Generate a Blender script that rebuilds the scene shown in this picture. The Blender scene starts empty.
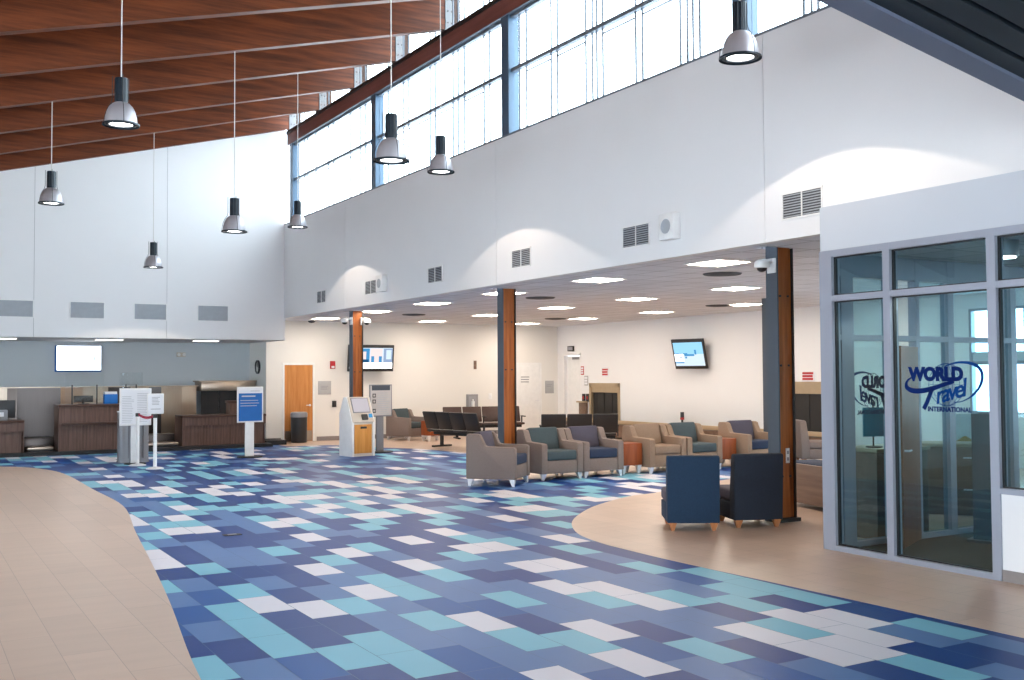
import bpy, bmesh, math, random
from mathutils import Vector, Matrix
random.seed(7)
S = bpy.context.scene
COL = S.collection
PI = math.pi
R = math.radians

# ------------------------------------------------------------------ materials
def srgb(r, g, b):
    f = lambda c: (c/255/12.92) if c/255 <= .04045 else ((c/255+.055)/1.055)**2.4
    return (f(r), f(g), f(b), 1)

def newmat(name):
    m = bpy.data.materials.new(name); m.use_nodes = True
    nt = m.node_tree
    return m, nt, nt.nodes['Principled BSDF']

def N(nt, t, **kw):
    n = nt.nodes.new(t)
    for k, v in kw.items():
        if hasattr(n, k): setattr(n, k, v)
        else: n.inputs[k].default_value = v
    return n

def mat(name, col, rough=.5, metal=0, var=.06, scale=8., bump=0., bscale=60., coat=0., spec=.5, stretch=None):
    """principled with subtle noise variation of the colour and an optional bump"""
    m, nt, p = newmat(name)
    tc = N(nt, 'ShaderNodeTexCoord')
    mp = N(nt, 'ShaderNodeMapping')
    if stretch: mp.inputs['Scale'].default_value = stretch
    nt.links.new(tc.outputs['Object'], mp.inputs['Vector'])
    nz = N(nt, 'ShaderNodeTexNoise'); nz.inputs['Scale'].default_value = scale; nz.inputs['Detail'].default_value = 5
    nt.links.new(mp.outputs[0], nz.inputs['Vector'])
    mx = N(nt, 'ShaderNodeMix', data_type='RGBA')
    lo = tuple(max(0, c*(1-var*1.6)) for c in col[:3])+(1,); hi = tuple(min(1, c*(1+var*1.6)) for c in col[:3])+(1,)
    mx.inputs[6].default_value = lo; mx.inputs[7].default_value = hi
    nt.links.new(nz.outputs[0], mx.inputs[0]); nt.links.new(mx.outputs[2], p.inputs['Base Color'])
    p.inputs['Roughness'].default_value = rough; p.inputs['Metallic'].default_value = metal
    p.inputs['Coat Weight'].default_value = coat; p.inputs['Specular IOR Level'].default_value = spec
    if bump:
        b = N(nt, 'ShaderNodeBump'); b.inputs['Strength'].default_value = bump; b.inputs['Distance'].default_value = .01
        n2 = N(nt, 'ShaderNodeTexNoise'); n2.inputs['Scale'].default_value = bscale; n2.inputs['Detail'].default_value = 3
        nt.links.new(mp.outputs[0], n2.inputs['Vector']); nt.links.new(n2.outputs[0], b.inputs['Height'])
        nt.links.new(b.outputs[0], p.inputs['Normal'])
    return m

def wood(name, c1, c2, axis=0, rough=.45, grain=14., knots=False):
    m, nt, p = newmat(name)
    tc = N(nt, 'ShaderNodeTexCoord'); mp = N(nt, 'ShaderNodeMapping')
    sc = [grain]*3; sc[axis] = grain*.06; mp.inputs['Scale'].default_value = sc
    nt.links.new(tc.outputs['Object'], mp.inputs['Vector'])
    nz = N(nt, 'ShaderNodeTexNoise'); nz.inputs['Scale'].default_value = 1.; nz.inputs['Detail'].default_value = 8; nz.inputs['Roughness'].default_value = .65
    nt.links.new(mp.outputs[0], nz.inputs['Vector'])
    rp = N(nt, 'ShaderNodeValToRGB'); rp.color_ramp.elements[0].position = .3; rp.color_ramp.elements[1].position = .7
    rp.color_ramp.elements[0].color = c1; rp.color_ramp.elements[1].color = c2
    nt.links.new(nz.outputs[0], rp.inputs[0])
    out = rp.outputs[0]
    if knots:
        n2 = N(nt, 'ShaderNodeTexNoise'); n2.inputs['Scale'].default_value = .45; n2.inputs['Detail'].default_value = 3
        nt.links.new(mp.outputs[0], n2.inputs['Vector'])
        r2 = N(nt, 'ShaderNodeValToRGB'); r2.color_ramp.elements[0].position = .63; r2.color_ramp.elements[1].position = .74
        r2.color_ramp.elements[0].color = (1, 1, 1, 1); r2.color_ramp.elements[1].color = (.45, .4, .36, 1)
        nt.links.new(n2.outputs[0], r2.inputs[0])
        mx = N(nt, 'ShaderNodeMix', data_type='RGBA', blend_type='MULTIPLY'); mx.inputs[0].default_value = 1
        nt.links.new(out, mx.inputs[6]); nt.links.new(r2.outputs[0], mx.inputs[7]); out = mx.outputs[2]
    nt.links.new(out, p.inputs['Base Color'])
    p.inputs['Roughness'].default_value = rough; p.inputs['Specular IOR Level'].default_value = .25
    return m

def emit(name, col, strength):
    m, nt, p = newmat(name)
    e = N(nt, 'ShaderNodeEmission'); e.inputs[0].default_value = col; e.inputs[1].default_value = strength
    nt.links.new(e.outputs[0], nt.nodes['Material Output'].inputs[0])
    return m

def glass(name, tint=(.80, .90, .90, 1), refl=1.0):
    m, nt, p = newmat(name)
    t = N(nt, 'ShaderNodeBsdfTransparent'); t.inputs[0].default_value = tint
    g = N(nt, 'ShaderNodeBsdfGlossy'); g.inputs['Roughness'].default_value = .0; g.inputs[0].default_value = (refl, refl, refl, 1)
    f = N(nt, 'ShaderNodeFresnel')
    ge = N(nt, 'ShaderNodeNewGeometry'); mr = N(nt, 'ShaderNodeMapRange')
    mr.inputs[3].default_value = 1.5; mr.inputs[4].default_value = 1/1.5
    nt.links.new(ge.outputs['Backfacing'], mr.inputs[0]); nt.links.new(mr.outputs[0], f.inputs[0])
    mx = N(nt, 'ShaderNodeMixShader')
    nt.links.new(f.outputs[0], mx.inputs[0]); nt.links.new(t.outputs[0], mx.inputs[1]); nt.links.new(g.outputs[0], mx.inputs[2])
    nt.links.new(mx.outputs[0], nt.nodes['Material Output'].inputs[0])
    return m

def grid_mat(name, c, mortar, bw, bh, msize, rough=.9, offset=0., var=.05, streak=(1, 1, 1)):
    m, nt, p = newmat(name)
    tc = N(nt, 'ShaderNodeTexCoord')
    br = N(nt, 'ShaderNodeTexBrick'); br.offset = offset; br.offset_frequency = 2
    br.inputs['Scale'].default_value = 1; br.inputs['Brick Width'].default_value = bw; br.inputs['Row Height'].default_value = bh
    br.inputs['Mortar Size'].default_value = msize; br.inputs['Mortar Smooth'].default_value = .1
    c1 = tuple(x*(1-var) for x in c[:3])+(1,); c2 = tuple(x*(1+var) for x in c[:3])+(1,)
    br.inputs['Color1'].default_value = c1; br.inputs['Color2'].default_value = c2; br.inputs['Mortar'].default_value = mortar
    mp = N(nt, 'ShaderNodeMapping'); nt.links.new(tc.outputs['Object'], mp.inputs[0]); nt.links.new(mp.outputs[0], br.inputs[0])
    m2 = N(nt, 'ShaderNodeMapping'); m2.inputs['Scale'].default_value = streak; m2.inputs['Rotation'].default_value = (0, 0, .45); nt.links.new(tc.outputs['Object'], m2.inputs[0])
    nz = N(nt, 'ShaderNodeTexNoise'); nz.inputs['Scale'].default_value = 2.2; nz.inputs['Detail'].default_value = 6; nz.inputs['Roughness'].default_value = .6
    nt.links.new(m2.outputs[0], nz.inputs['Vector'])
    rp = N(nt, 'ShaderNodeValToRGB'); rp.color_ramp.elements[0].color = (.86, .86, .86, 1); rp.color_ramp.elements[1].color = (1.1, 1.1, 1.1, 1)
    nt.links.new(nz.outputs[0], rp.inputs[0])
    mx = N(nt, 'ShaderNodeMix', data_type='RGBA', blend_type='MULTIPLY'); mx.inputs[0].default_value = 1
    nt.links.new(br.outputs[0], mx.inputs[6]); nt.links.new(rp.outputs[0], mx.inputs[7])
    nt.links.new(mx.outputs[2], p.inputs['Base Color']); p.inputs['Roughness'].default_value = rough
    return m, mp

M = {}
M['wall'] = mat('white_wall_paint', (.76, .76, .765, 1), .75, var=.012, scale=1.5)
M['wall_warm'] = mat('lounge_wall_paint', (.74, .72, .68, 1), .75, var=.012, scale=1.5)
M['wall_blue'] = mat('pale_blue_wall_paint', (.60, .645, .67, 1), .75, var=.02, scale=1.5)
M['fascia'] = mat('office_fascia_paint', (.49, .52, .565, 1), .6, var=.012, scale=1.5)
M['joint'] = mat('panel_joint', (.25, .25, .26, 1), .8)
M['grout'] = mat('tile_grout', (.13, .19, .30, 1), .6, spec=.1)
M['t_navy'] = mat('navy_floor_tile', srgb(10, 57, 126), .40, var=.05, scale=1.2, spec=.13)
M['t_deep'] = mat('deep_blue_floor_tile', srgb(8, 80, 150), .40, var=.05, scale=1.2, spec=.13)
M['t_mid'] = mat('steel_blue_floor_tile', srgb(80, 116, 168), .40, var=.05, scale=1.2, spec=.13)
M['t_cyan'] = mat('pale_aqua_floor_tile', srgb(118, 182, 204), .40, var=.04, scale=1.2, spec=.13)
M['t_white'] = mat('white_floor_tile', srgb(212, 212, 222), .40, var=.03, scale=1.2, spec=.13)
M['tan'], TANMAP = grid_mat('tan_plank_floor', srgb(194, 170, 152), srgb(160, 140, 125), 1.22, .31, .0025, .34, .5, .045, (.5, 3.2, 1))
TANMAP.inputs['Rotation'].default_value = (0, 0, PI/2)
M['ceil'], _ = grid_mat('ceiling_tile', (.66, .68, .73, 1), (.36, .37, .40, 1), .61, .61, .012, .9)
M['rafter'] = wood('glulam_wood', srgb(54, 26, 14), srgb(126, 64, 32), 0, .5, 9., True)
M['tailwood'] = mat('shaded_tail_wood', (.035, .018, .012, 1), .8)  # beam wood darkened in colour to stand in for eave shade
M['deckwood'] = wood('roof_deck_wood', srgb(120, 76, 48), srgb(150, 100, 64), 1, .6, 8.)
M['header'] = wood('header_wood', srgb(98, 58, 54), srgb(128, 80, 72), 1, .5, 9.)
M['colwood'] = wood('column_wood', srgb(120, 62, 24), srgb(178, 104, 50), 2, .45, 14., True)
M['steel_dark'] = mat('dark_painted_steel', srgb(66, 74, 84), .45, .0, var=.03)
M['steel_black'] = mat('black_painted_steel', srgb(22, 22, 24), .5)
M['plate'] = mat('shaded_plate', (.16, .165, .17, 1), .6)  # light plates given a darker colour in place of eave shade
M['mull'] = mat('clerestory_aluminium', srgb(104, 112, 122), .45, .0, var=.02)
M['post'] = mat('clerestory_post_paint', srgb(70, 92, 112), .4, .2, var=.03)
M['alu'] = mat('storefront_aluminium', srgb(146, 150, 162), .4, .25, var=.015)
M['glass'] = glass('clear_glass', (.76, .885, .915, 1), .6)
M['cglass'] = glass('clerestory_glass', (.96, .98, .98, 1))
M['acrylic'] = glass('clear_acrylic', (.96, .97, .97, 1))
M['deck'] = mat('corrugated_deck_paint', srgb(24, 35, 43), .6, var=.03)
M['beamgrey'] = mat('grey_beam_paint', srgb(96, 104, 122), .55, var=.02)
M['lampblack'] = mat('lamp_housing', srgb(12, 30, 42), .4, .1)
M['lampsilver'] = mat('spun_aluminium', (.42, .41, .44, 1), .42, .45, var=.05, stretch=(1, 1, .1), scale=20)
M['lampin'] = mat('lamp_reflector', (.85, .85, .85, 1), .35)
M['bulb'] = emit('lamp_bulb', (1, .95, .9, 1), 14)
M['cable'] = mat('pale_cable', (.62, .60, .56, 1), .5)
M['troff'] = emit('troffer_diffuser', (1, .87, .73, 1), 32.0)
M['strip'] = emit('checkin_strip_diffuser', (1, .93, .84, 1), 6)
M['white'] = mat('white_plastic', (.78, .78, .77, 1), .45)
M['grille'] = mat('grille_paint', srgb(164, 170, 176), .5)
M['dark'] = mat('dark_void', (.02, .02, .022, 1), .8)
M['greygr'] = mat('grey_void', (.07, .075, .085, 1), .8)
M['black'] = mat('black_plastic', (.018, .018, .02, 1), .4)
M['fab'] = mat('taupe_woven_fabric', srgb(124, 110, 103), .92, var=.16, scale=70, bump=.25, bscale=260)
M['fab_tan'] = mat('tan_woven_fabric', srgb(140, 117, 98), .92, var=.14, scale=70, bump=.25, bscale=260)
M['f_navy'] = mat('navy_upholstery', srgb(32, 46, 72), .85, var=.12, scale=70, bump=.2, bscale=260)
M['f_plum'] = mat('slate_purple_upholstery', srgb(74, 70, 84), .85, var=.12, scale=70, bump=.2, bscale=260)
M['f_teal'] = mat('teal_grey_upholstery', srgb(62, 75, 80), .85, var=.12, scale=70, bump=.2, bscale=260)
M['f_blue'] = mat('dark_blue_woven_fabric', srgb(21, 46, 70), .9, var=.25, scale=90, bump=.3, bscale=260)
M['f_blueblk'] = mat('dark_slate_woven_fabric', srgb(29, 37, 50), .9, var=.25, scale=90, bump=.3, bscale=260)
M['chrome'] = mat('brushed_chrome', (.72, .72, .74, 1), .35, .5)
M['foot'] = wood('beech_foot', srgb(150, 96, 60), srgb(180, 122, 78), 2, .5, 20.)
M['cherry'] = wood('cherry_laminate', srgb(128, 62, 32), srgb(156, 84, 46), 2, .4, 16.)
M['door'] = wood('oak_door_veneer', srgb(176, 112, 56), srgb(206, 142, 82), 2, .4, 14.)
M['door_dark'] = wood('dark_oak_veneer', srgb(104, 66, 42), srgb(132, 88, 58), 2, .45, 14.)
M['kioskwood'] = wood('kiosk_oak', srgb(186, 124, 56), srgb(210, 150, 80), 2, .4, 14.)
M['counter'] = wood('walnut_laminate', srgb(82, 62, 54), srgb(116, 90, 80), 2, .45, 22.)
M['countertop'] = wood('walnut_counter_top', srgb(66, 46, 40), srgb(92, 68, 58), 0, .4, 22.)
M['benchwood'] = wood('grey_brown_laminate', srgb(104, 84, 72), srgb(134, 110, 94), 0, .45, 12.)
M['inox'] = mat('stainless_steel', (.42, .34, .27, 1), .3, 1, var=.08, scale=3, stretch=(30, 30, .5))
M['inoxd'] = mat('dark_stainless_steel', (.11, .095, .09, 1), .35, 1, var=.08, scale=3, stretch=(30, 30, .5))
M['leather'] = mat('black_vinyl', srgb(20, 20, 24), .45, var=.1, scale=20)
M['brownleather'] = mat('dark_brown_vinyl', srgb(62, 40, 34), .45, var=.1, scale=20)
M['greymetal'] = mat('grey_metal_panel', srgb(136, 136, 140), .45, .3, var=.03)
M['beige'] = mat('beige_metal', srgb(206, 196, 182), .45, var=.02)
M['red'] = mat('red_plastic', srgb(176, 24, 30), .5)
M['redbelt'] = mat('red_webbing', srgb(170, 30, 64), .7)
M['blue'] = mat('blue_print', srgb(8, 96, 170), .5)
M['bluebox'] = mat('blue_card', srgb(20, 110, 190), .6)
M['paper'] = mat('white_paper', (.72, .73, .76, 1), .6, var=.01)
M['ink'] = mat('grey_ink', (.30, .30, .32, 1), .7)
M['inklight'] = mat('light_grey_ink', (.48, .49, .52, 1), .7)
M['signgrey'] = mat('grey_sign_plate', srgb(168, 168, 168), .5)
M['palegrey'] = mat('pale_grey_print', srgb(196, 190, 186), .5)
M['darkbase'] = mat('dark_plinth', (.012, .012, .014, 1), .7)
M['basetile'] = mat('grey_base_tile', srgb(132, 124, 122), .5, var=.06)
M['carpet'] = mat('dark_office_carpet', srgb(70, 62, 54), .95, var=.2, scale=30)
M['logo'] = mat('logo_blue_vinyl', srgb(8, 34, 92), .7, var=.02, spec=.1)
M['logo2'] = mat('logo_teal_vinyl', srgb(6, 56, 118), .7, var=.02, spec=.1)
M['teal'] = mat('teal_print', srgb(0, 128, 150), .6)
M['yellow'] = mat('yellow_fabric', srgb(170, 140, 50), .8)
M['leaf'] = mat('plant_leaf', srgb(40, 74, 40), .6, var=.3, scale=20)
M['curtain'] = mat('black_rubber_strip', srgb(30, 28, 27), .55, var=.1)
M['tanframe'] = mat('champagne_metal_frame', srgb(176, 156, 128), .4, .4, var=.05)
M['slatgrey'] = mat('conveyor_slat', srgb(120, 110, 100), .4, .4, var=.08)
M['clockface'] = mat('clock_face', (.66, .66, .62, 1), .4)
M['scrwhite'] = emit('screen_white', (.93, .97, 1, 1), 2.2)
M['scrlit'] = emit('screen_lit', (.80, .74, .80, 1), .6)
M['scrblue'] = emit('screen_sky_blue', srgb(150, 205, 240), 1.0)
M['scrpale'] = emit('screen_pale_grey', srgb(205, 222, 235), 1.0)
M['scrmid'] = emit('screen_mid_blue', srgb(70, 140, 190), 1.0)
M['scrdark'] = emit('screen_dark_blue', srgb(40, 90, 130), .8)
M['scrskin'] = emit('screen_pale_pink', srgb(236, 214, 212), 1.0)
M['scrgrey'] = emit('screen_grey_blue', srgb(140, 160, 190), 1.0)

# ------------------------------------------------------------------ mesh builder
class MB:
    def __init__(self): self.bm = bmesh.new(); self.mi = 0
    def _new(self, verts, faces):
        vs = [self.bm.verts.new(v) for v in verts]; fs = []
        for f in faces:
            try:
                fc = self.bm.faces.new([vs[i] for i in f]); fc.material_index = self.mi; fs.append(fc)
            except ValueError: pass
        return vs, fs
    def box(self, lo, hi, bev=0., mtx=None, seg=2):
        x0, y0, z0 = lo; x1, y1, z1 = hi
        v = [(x0,y0,z0),(x1,y0,z0),(x1,y1,z0),(x0,y1,z0),(x0,y0,z1),(x1,y0,z1),(x1,y1,z1),(x0,y1,z1)]
        if mtx: v = [mtx @ Vector(p) for p in v]
        vs, fs = self._new(v, [(3,2,1,0),(4,5,6,7),(0,1,5,4),(1,2,6,5),(2,3,7,6),(3,0,4,7)])
        if bev:
            es = list({e for f in fs for e in f.edges})
            bmesh.ops.bevel(self.bm, geom=es, offset=bev, segments=seg, profile=.5, affect='EDGES', material=-1)
        return self
    def prism(self, poly, axis, lo, hi, bev=0., mtx=None, seg=2):
        """poly: 2D points in the two remaining axes (cyclic order kept), extruded along axis"""
        def p3(a, b, h):
            return {'x': (h, a, b), 'y': (a, h, b), 'z': (a, b, h)}[axis]
        n = len(poly)
        v = [p3(a, b, lo) for a, b in poly]+[p3(a, b, hi) for a, b in poly]
        if mtx: v = [mtx @ Vector(p) for p in v]
        fs = [tuple(range(n))[::-1], tuple(range(n, 2*n))]+[(i, (i+1) % n, n+(i+1) % n, n+i) for i in range(n)]
        vs, ff = self._new(v, fs)
        bmesh.ops.recalc_face_normals(self.bm, faces=ff)
        if bev:
            es = list({e for f in ff for e in f.edges})
            bmesh.ops.bevel(self.bm, geom=es, offset=bev, segments=seg, profile=.5, affect='EDGES', material=-1)
        return self
    def cyl(self, p0, p1, r0, r1=None, n=20, caps=True):
        r1 = r0 if r1 is None else r1
        p0 = Vector(p0); p1 = Vector(p1); d = (p1-p0).normalized()
        a = d.orthogonal().normalized(); b = d.cross(a)
        v = []
        for p, r in ((p0, r0), (p1, r1)):
            for i in range(n):
                t = 2*PI*i/n; v.append(p+(a*math.cos(t)+b*math.sin(t))*r)
        f = [(i, (i+1) % n, n+(i+1) % n, n+i) for i in range(n)]
        if caps: f += [tuple(range(n))[::-1], tuple(range(n, 2*n))]
        vs, ff = self._new(v, f); bmesh.ops.recalc_face_normals(self.bm, faces=ff)
        return self
    def lathe(self, prof, c=(0, 0, 0), n=32, close=True):
        """prof: (r, z) pairs"""
        v = []
        for r, z in prof:
            for i in range(n):
                t = 2*PI*i/n; v.append((c[0]+r*math.cos(t), c[1]+r*math.sin(t), c[2]+z))
        f = []
        k = len(prof)
        for j in range(k-1):
            for i in range(n):
                f.append((j*n+i, j*n+(i+1) % n, (j+1)*n+(i+1) % n, (j+1)*n+i))
        if close: f += [tuple(range(n))[::-1], tuple(range((k-1)*n, k*n))]
        vs, ff = self._new(v, f); bmesh.ops.recalc_face_normals(self.bm, faces=ff)
        return self
    def tube(self, pts, r, n=8):
        for a, b in zip(pts[:-1], pts[1:]): self.cyl(a, b, r, n=n)
        return self
    def ball(self, c, r, sq=(1, 1, 1), u=16, v=10):
        bmesh.ops.create_uvsphere(self.bm, u_segments=u, v_segments=v, radius=1,
            matrix=Matrix.Translation(c) @ Matrix.Diagonal((r*sq[0], r*sq[1], r*sq[2], 1)))
        return self
    def quad(self, pts):
        self._new(pts, [tuple(range(len(pts)))]); return self
    def build(self, name, mats, parent=None, smooth=True, loc=None):
        me = bpy.data.meshes.new(name); self.bm.to_mesh(me); self.bm.free()
        o = bpy.data.objects.new(name, me)
        for m in (mats if isinstance(mats, (list, tuple)) else [mats]): me.materials.append(m)
        if smooth:
            for p in me.polygons: p.use_smooth = True
            me.set_sharp_from_angle(angle=R(38))
        COL.objects.link(o)
        if parent: o.parent = parent
        if loc: o.location = loc
        return o

def tag(o, label=None, cat=None, group=None, kind=None):
    if label: o['label'] = label
    if cat: o['category'] = cat
    if group: o['group'] = group
    if kind: o['kind'] = kind
    return o

def thing(name, label, cat, loc=(0, 0, 0), rz=0, group=None):
    o = bpy.data.objects.new(name, None); COL.objects.link(o)
    o.empty_display_size = .1
    o.location = loc; o.rotation_euler = (0, 0, rz)
    return tag(o, label, cat, group)

def dup(root, loc, rz=None, label=None, group=None):
    r = root.copy(); COL.objects.link(r); r.location = loc
    if rz is not None: r.rotation_euler = (0, 0, rz)
    if label: r['label'] = label
    if group: r['group'] = group
    m = {root: r}
    for ch in list(root.children):
        c = ch.copy(); COL.objects.link(c); c.parent = r
        for g in list(ch.children):
            d = g.copy(); COL.objects.link(d); d.parent = c
    return r

def kids(o, base): return [c for c in o.children if c.name.split('.')[0] == base]
def struct(o): o['kind'] = 'structure'; return o

# ------------------------------------------------------------------ camera
H = 1.80
def camera():
    F, yaw, pitch, roll = 1036.58, .534118, .0339686, .0058414
    f = Vector((math.sin(yaw)*math.cos(pitch), math.cos(yaw)*math.cos(pitch), math.sin(pitch)))
    r = Vector((math.cos(yaw), -math.sin(yaw), 0)); d = f.cross(r)
    c, s = math.cos(roll), math.sin(roll)
    r2 = c*r+s*d; d2 = -s*r+c*d
    m = Matrix.Identity(4)
    for i in range(3): m[i][0] = r2[i]; m[i][1] = -d2[i]; m[i][2] = -f[i]
    m.translation = (0, 0, H)
    cd = bpy.data.cameras.new('camera'); cd.sensor_width = 36; cd.sensor_fit = 'HORIZONTAL'; cd.lens = 36*F/1024
    cd.clip_end = 200; cd.clip_start = .05
    co = bpy.data.objects.new('camera', cd); COL.objects.link(co); co.matrix_world = m
    S.camera = co
camera()

# ------------------------------------------------------------------ key dimensions
XW = 8.63; YB = 26.25; ZS = 3.32; ZC = 3.34; ZT = 5.76       # long wall plane, back wall plane, soffit, ceiling, wall top
YL = 27.75; XR = 18.1; ZK = 2.75; YK = 29.3                   # lounge back wall, lounge right wall, check-in ceiling, check-in back wall
XLEFT = -7.0; YREAR = -9.0

# ------------------------------------------------------------------ floor tiles
def tile_floor():
    cw, tl = .2925, .595
    x00 = 3.25*1.0909-5*cw
    offs = {0: .98, 1: .15, 2: .51, 3: .44, 4: .16, 5: .79, 6: .35, 7: .67, 8: .3, 9: .0, 10: .56, 11: .54, 12: .84, 13: .52}
    rnd = random.Random(11)
    def off(k): return offs.get(k, (k*0.37+.21*(k % 3)) % 1.0)
    reg = {'1': (150, 560, 4.096), '2': (350, 560, 4.096), '3': (560, 560, 4.096), '4': (774, 560, 4.096),
           '5': (130, 480, 5.12), '6': (300, 480, 5.12), '7': (470, 490, 5.12)}
    W = {'1': [(100,30),(440,182),(690,202),(690,32),(900,130)], '2': [(290,15),(790,20),(550,243),(880,100),(990,260),(880,470)],
         '3': [(10,30),(50,100),(230,110),(420,165),(200,278),(350,405),(80,470),(880,345),(1000,220)],
         '4': [(90,360),(280,235),(300,325),(440,340)],
         '5': [(200,450),(130,400),(220,255),(250,203),(235,140),(20,215),(905,283),(930,450),(700,220),(800,200),(790,105),(640,25),(800,10),(430,65),(570,70),(970,75),(1000,130)],
         '6': [(30,285),(100,450),(240,358),(570,295),(740,248),(610,420),(600,143),(310,180),(150,130),(900,340),(440,50),(650,70),(570,13),(110,75),(150,18),(1000,70)],
         '7': [(370,385),(470,475),(250,145),(500,235),(240,85),(400,90),(70,290),(150,20),(610,40),(700,480)]}
    Cy = {'1': [(205,30),(297,210),(390,275),(505,350),(260,465),(60,105),(330,130),(900,215),(960,80),(810,390),(960,330),(1010,400),(780,3)],
          '2': [(410,52),(110,75),(270,130),(90,215),(350,245),(690,155),(300,430),(980,140),(700,310),(920,310)],
          '3': [(490,40),(205,150),(640,120),(860,130),(720,185),(590,165),(880,285),(100,310),(430,345)],
          '4': [(50,130),(80,290),(560,250),(520,415),(720,450)],
          '5': [(360,448),(90,280),(130,222),(300,163),(225,77),(400,98),(650,60),(740,357),(920,232),(980,395),(990,175),(850,65),(60,340),(960,110)],
          '6': [(150,400),(350,333),(340,230),(430,208),(45,230),(150,175),(310,140),(770,470),(840,375),(400,490),(780,215),(820,190),(540,165),(550,103),(970,310),(830,75),(240,60),(170,55),(300,95),(40,110),(620,40),(270,20)],
          '7': [(480,310),(420,170),(150,265),(320,125),(500,125),(30,335),(480,38),(250,50),(990,395)]}
    Md = {'1': [(190,125),(140,190),(480,90),(400,440),(760,155),(800,75),(950,175),(990,265),(330,10),(490,10)],
          '2': [(330,80),(210,185),(240,280),(520,30),(720,100),(780,230),(930,190),(650,400),(820,380),(930,60),(980,210)],
          '3': [(290,75),(500,225),(180,200),(330,220),(130,400),(600,470),(940,420),(620,75),(80,60)],
          '4': [(500,300),(650,325),(150,430),(930,450),(1000,365)],
          '5': [(90,310),(200,300),(120,140),(700,165),(600,245),(430,230),(500,230),(700,400),(600,340),(460,410),(800,310),(850,180)],
          '6': [(850,440),(480,370),(600,490),(780,290)], '7': [(830,360),(100,400),(240,335),(540,435),(820,440)]}
    F, yaw, pitch, roll = 1036.58, .534118, .0339686, .0058414
    f = Vector((math.sin(yaw)*math.cos(pitch), math.cos(yaw)*math.cos(pitch), math.sin(pitch)))
    r = Vector((math.cos(yaw), -math.sin(yaw), 0)); d = f.cross(r)
    c, s = math.cos(roll), math.sin(roll); r2 = c*r+s*d; d2 = -s*r+c*d
    table = {}
    for code, L in (('m', Md), ('c', Cy), ('w', W)):
        for k, pts in L.items():
            x0, y0, sc = reg[k]
            for a, b in pts:
                u = x0+a/sc; v = y0+b/sc
                q = r2*((u-512)/F)+d2*((v-340)/F)+f
                t = -H/q.z; X, Y = q.x*t, q.y*t
                kx = math.floor((X-x00)/cw); ky = math.floor((Y/tl)-off(kx))
                table[(kx, ky)] = code
    mb = MB()
    g = .0022
    mb.mi = 0
    mb.box((XLEFT, YREAR, -.25), (XR+.3, 29.6, -.0015))
    idx = {'n': 1, 'd': 2, 'm': 3, 'c': 4, 'w': 5}
    for kx in range(math.floor((0-x00)/cw), math.floor((XR-x00)/cw)+1):
        xa = x00+kx*cw
        for ky in range(-2, 50):
            ya = (ky+off(kx))*tl
            if ya > 29 : continue
            cx, cy = xa+cw/2, ya+tl/2
            if cx < .3 and cy < 22: continue
            # skip what lies deep below the tan floor or outside the building
            if cx > 7.6 and cy < 11: continue
            code = table.get((kx, ky))
            q = rnd.random()
            if code is None:
                if cy < 12 and 1 < cx < 7.5: code = 'n' if q < .72 else ('d' if q < .86 else 'm')
                else: code = 'n' if q < .34 else 'd' if q < .42 else 'm' if q < .66 else 'c' if q < .85 else 'w'
            mb.mi = idx[code]
            mb.quad([(xa+g, ya+g, 0), (xa+cw-g, ya+g, 0), (xa+cw-g, ya+tl-g, 0), (xa+g, ya+tl-g, 0)])
    o = mb.build('floor', [M['grout'], M['t_navy'], M['t_deep'], M['t_mid'], M['t_cyan'], M['t_white']], smooth=False)
    struct(o)
tile_floor()

def smooth_line(pts, n=6):
    out = []
    for i in range(len(pts)-1):
        p0 = Vector(pts[max(i-1, 0)]); p1 = Vector(pts[i]); p2 = Vector(pts[i+1]); p3 = Vector(pts[min(i+2, len(pts)-1)])
        for k in range(n):
            t = k/n
            q = .5*((2*p1)+(-p0+p2)*t+(2*p0-5*p1+4*p2-p3)*t*t+(-p0+3*p1-3*p2+p3)*t**3)
            out.append((q.x, q.y))
    out.append(tuple(pts[-1])); return out

def tan_slab(poly):
    struct(MB().prism(poly, 'z', -.05, .0012).build('floor', M['tan'], smooth=False))
left = [(-6.99, 25.2), (-1, 25.0), (.8, 24.3), (1.8, 23.6), (2.37, 22.73), (2.69, 21.16), (2.72, 17.9), (2.73, 15.35), (2.4, 12.71), (2.13, 10.47), (1.89, 8.6), (1.67, 7.09), (1.57, 6.31), (1.3, 4), (.9, -2), (.6, -8.9)]
tan_slab(smooth_line(left)+[(-6.99, -8.9)])
right = [(6.75, -8.9), (6.6, 0), (6.58, 4.34), (6.52, 6.4), (6.46, 7.7), (6.46, 8.54), (6.5, 9.19), (6.66, 9.82), (7.07, 10.55), (7.6, 11.16), (8.31, 11.78), (9.3, 12.37), (10.13, 12.6), (12.1, 13.4), (15, 14.0), (XR, 14.2)]
tan_slab(smooth_line(right)+[(XR, -8.9)])
lounge = [(XR, 15.35), (9.6, 15.35), (9.35, 15.7), (10.0, 16.6), (11.3, 20), (11.15, 22.9), (10.5, 24.1), (9.85, 25.7), (8.78, 26.0), (8.62, 26.2)]
tan_slab(smooth_line(lounge)+[(8.62, YL), (XR, YL)])

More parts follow.
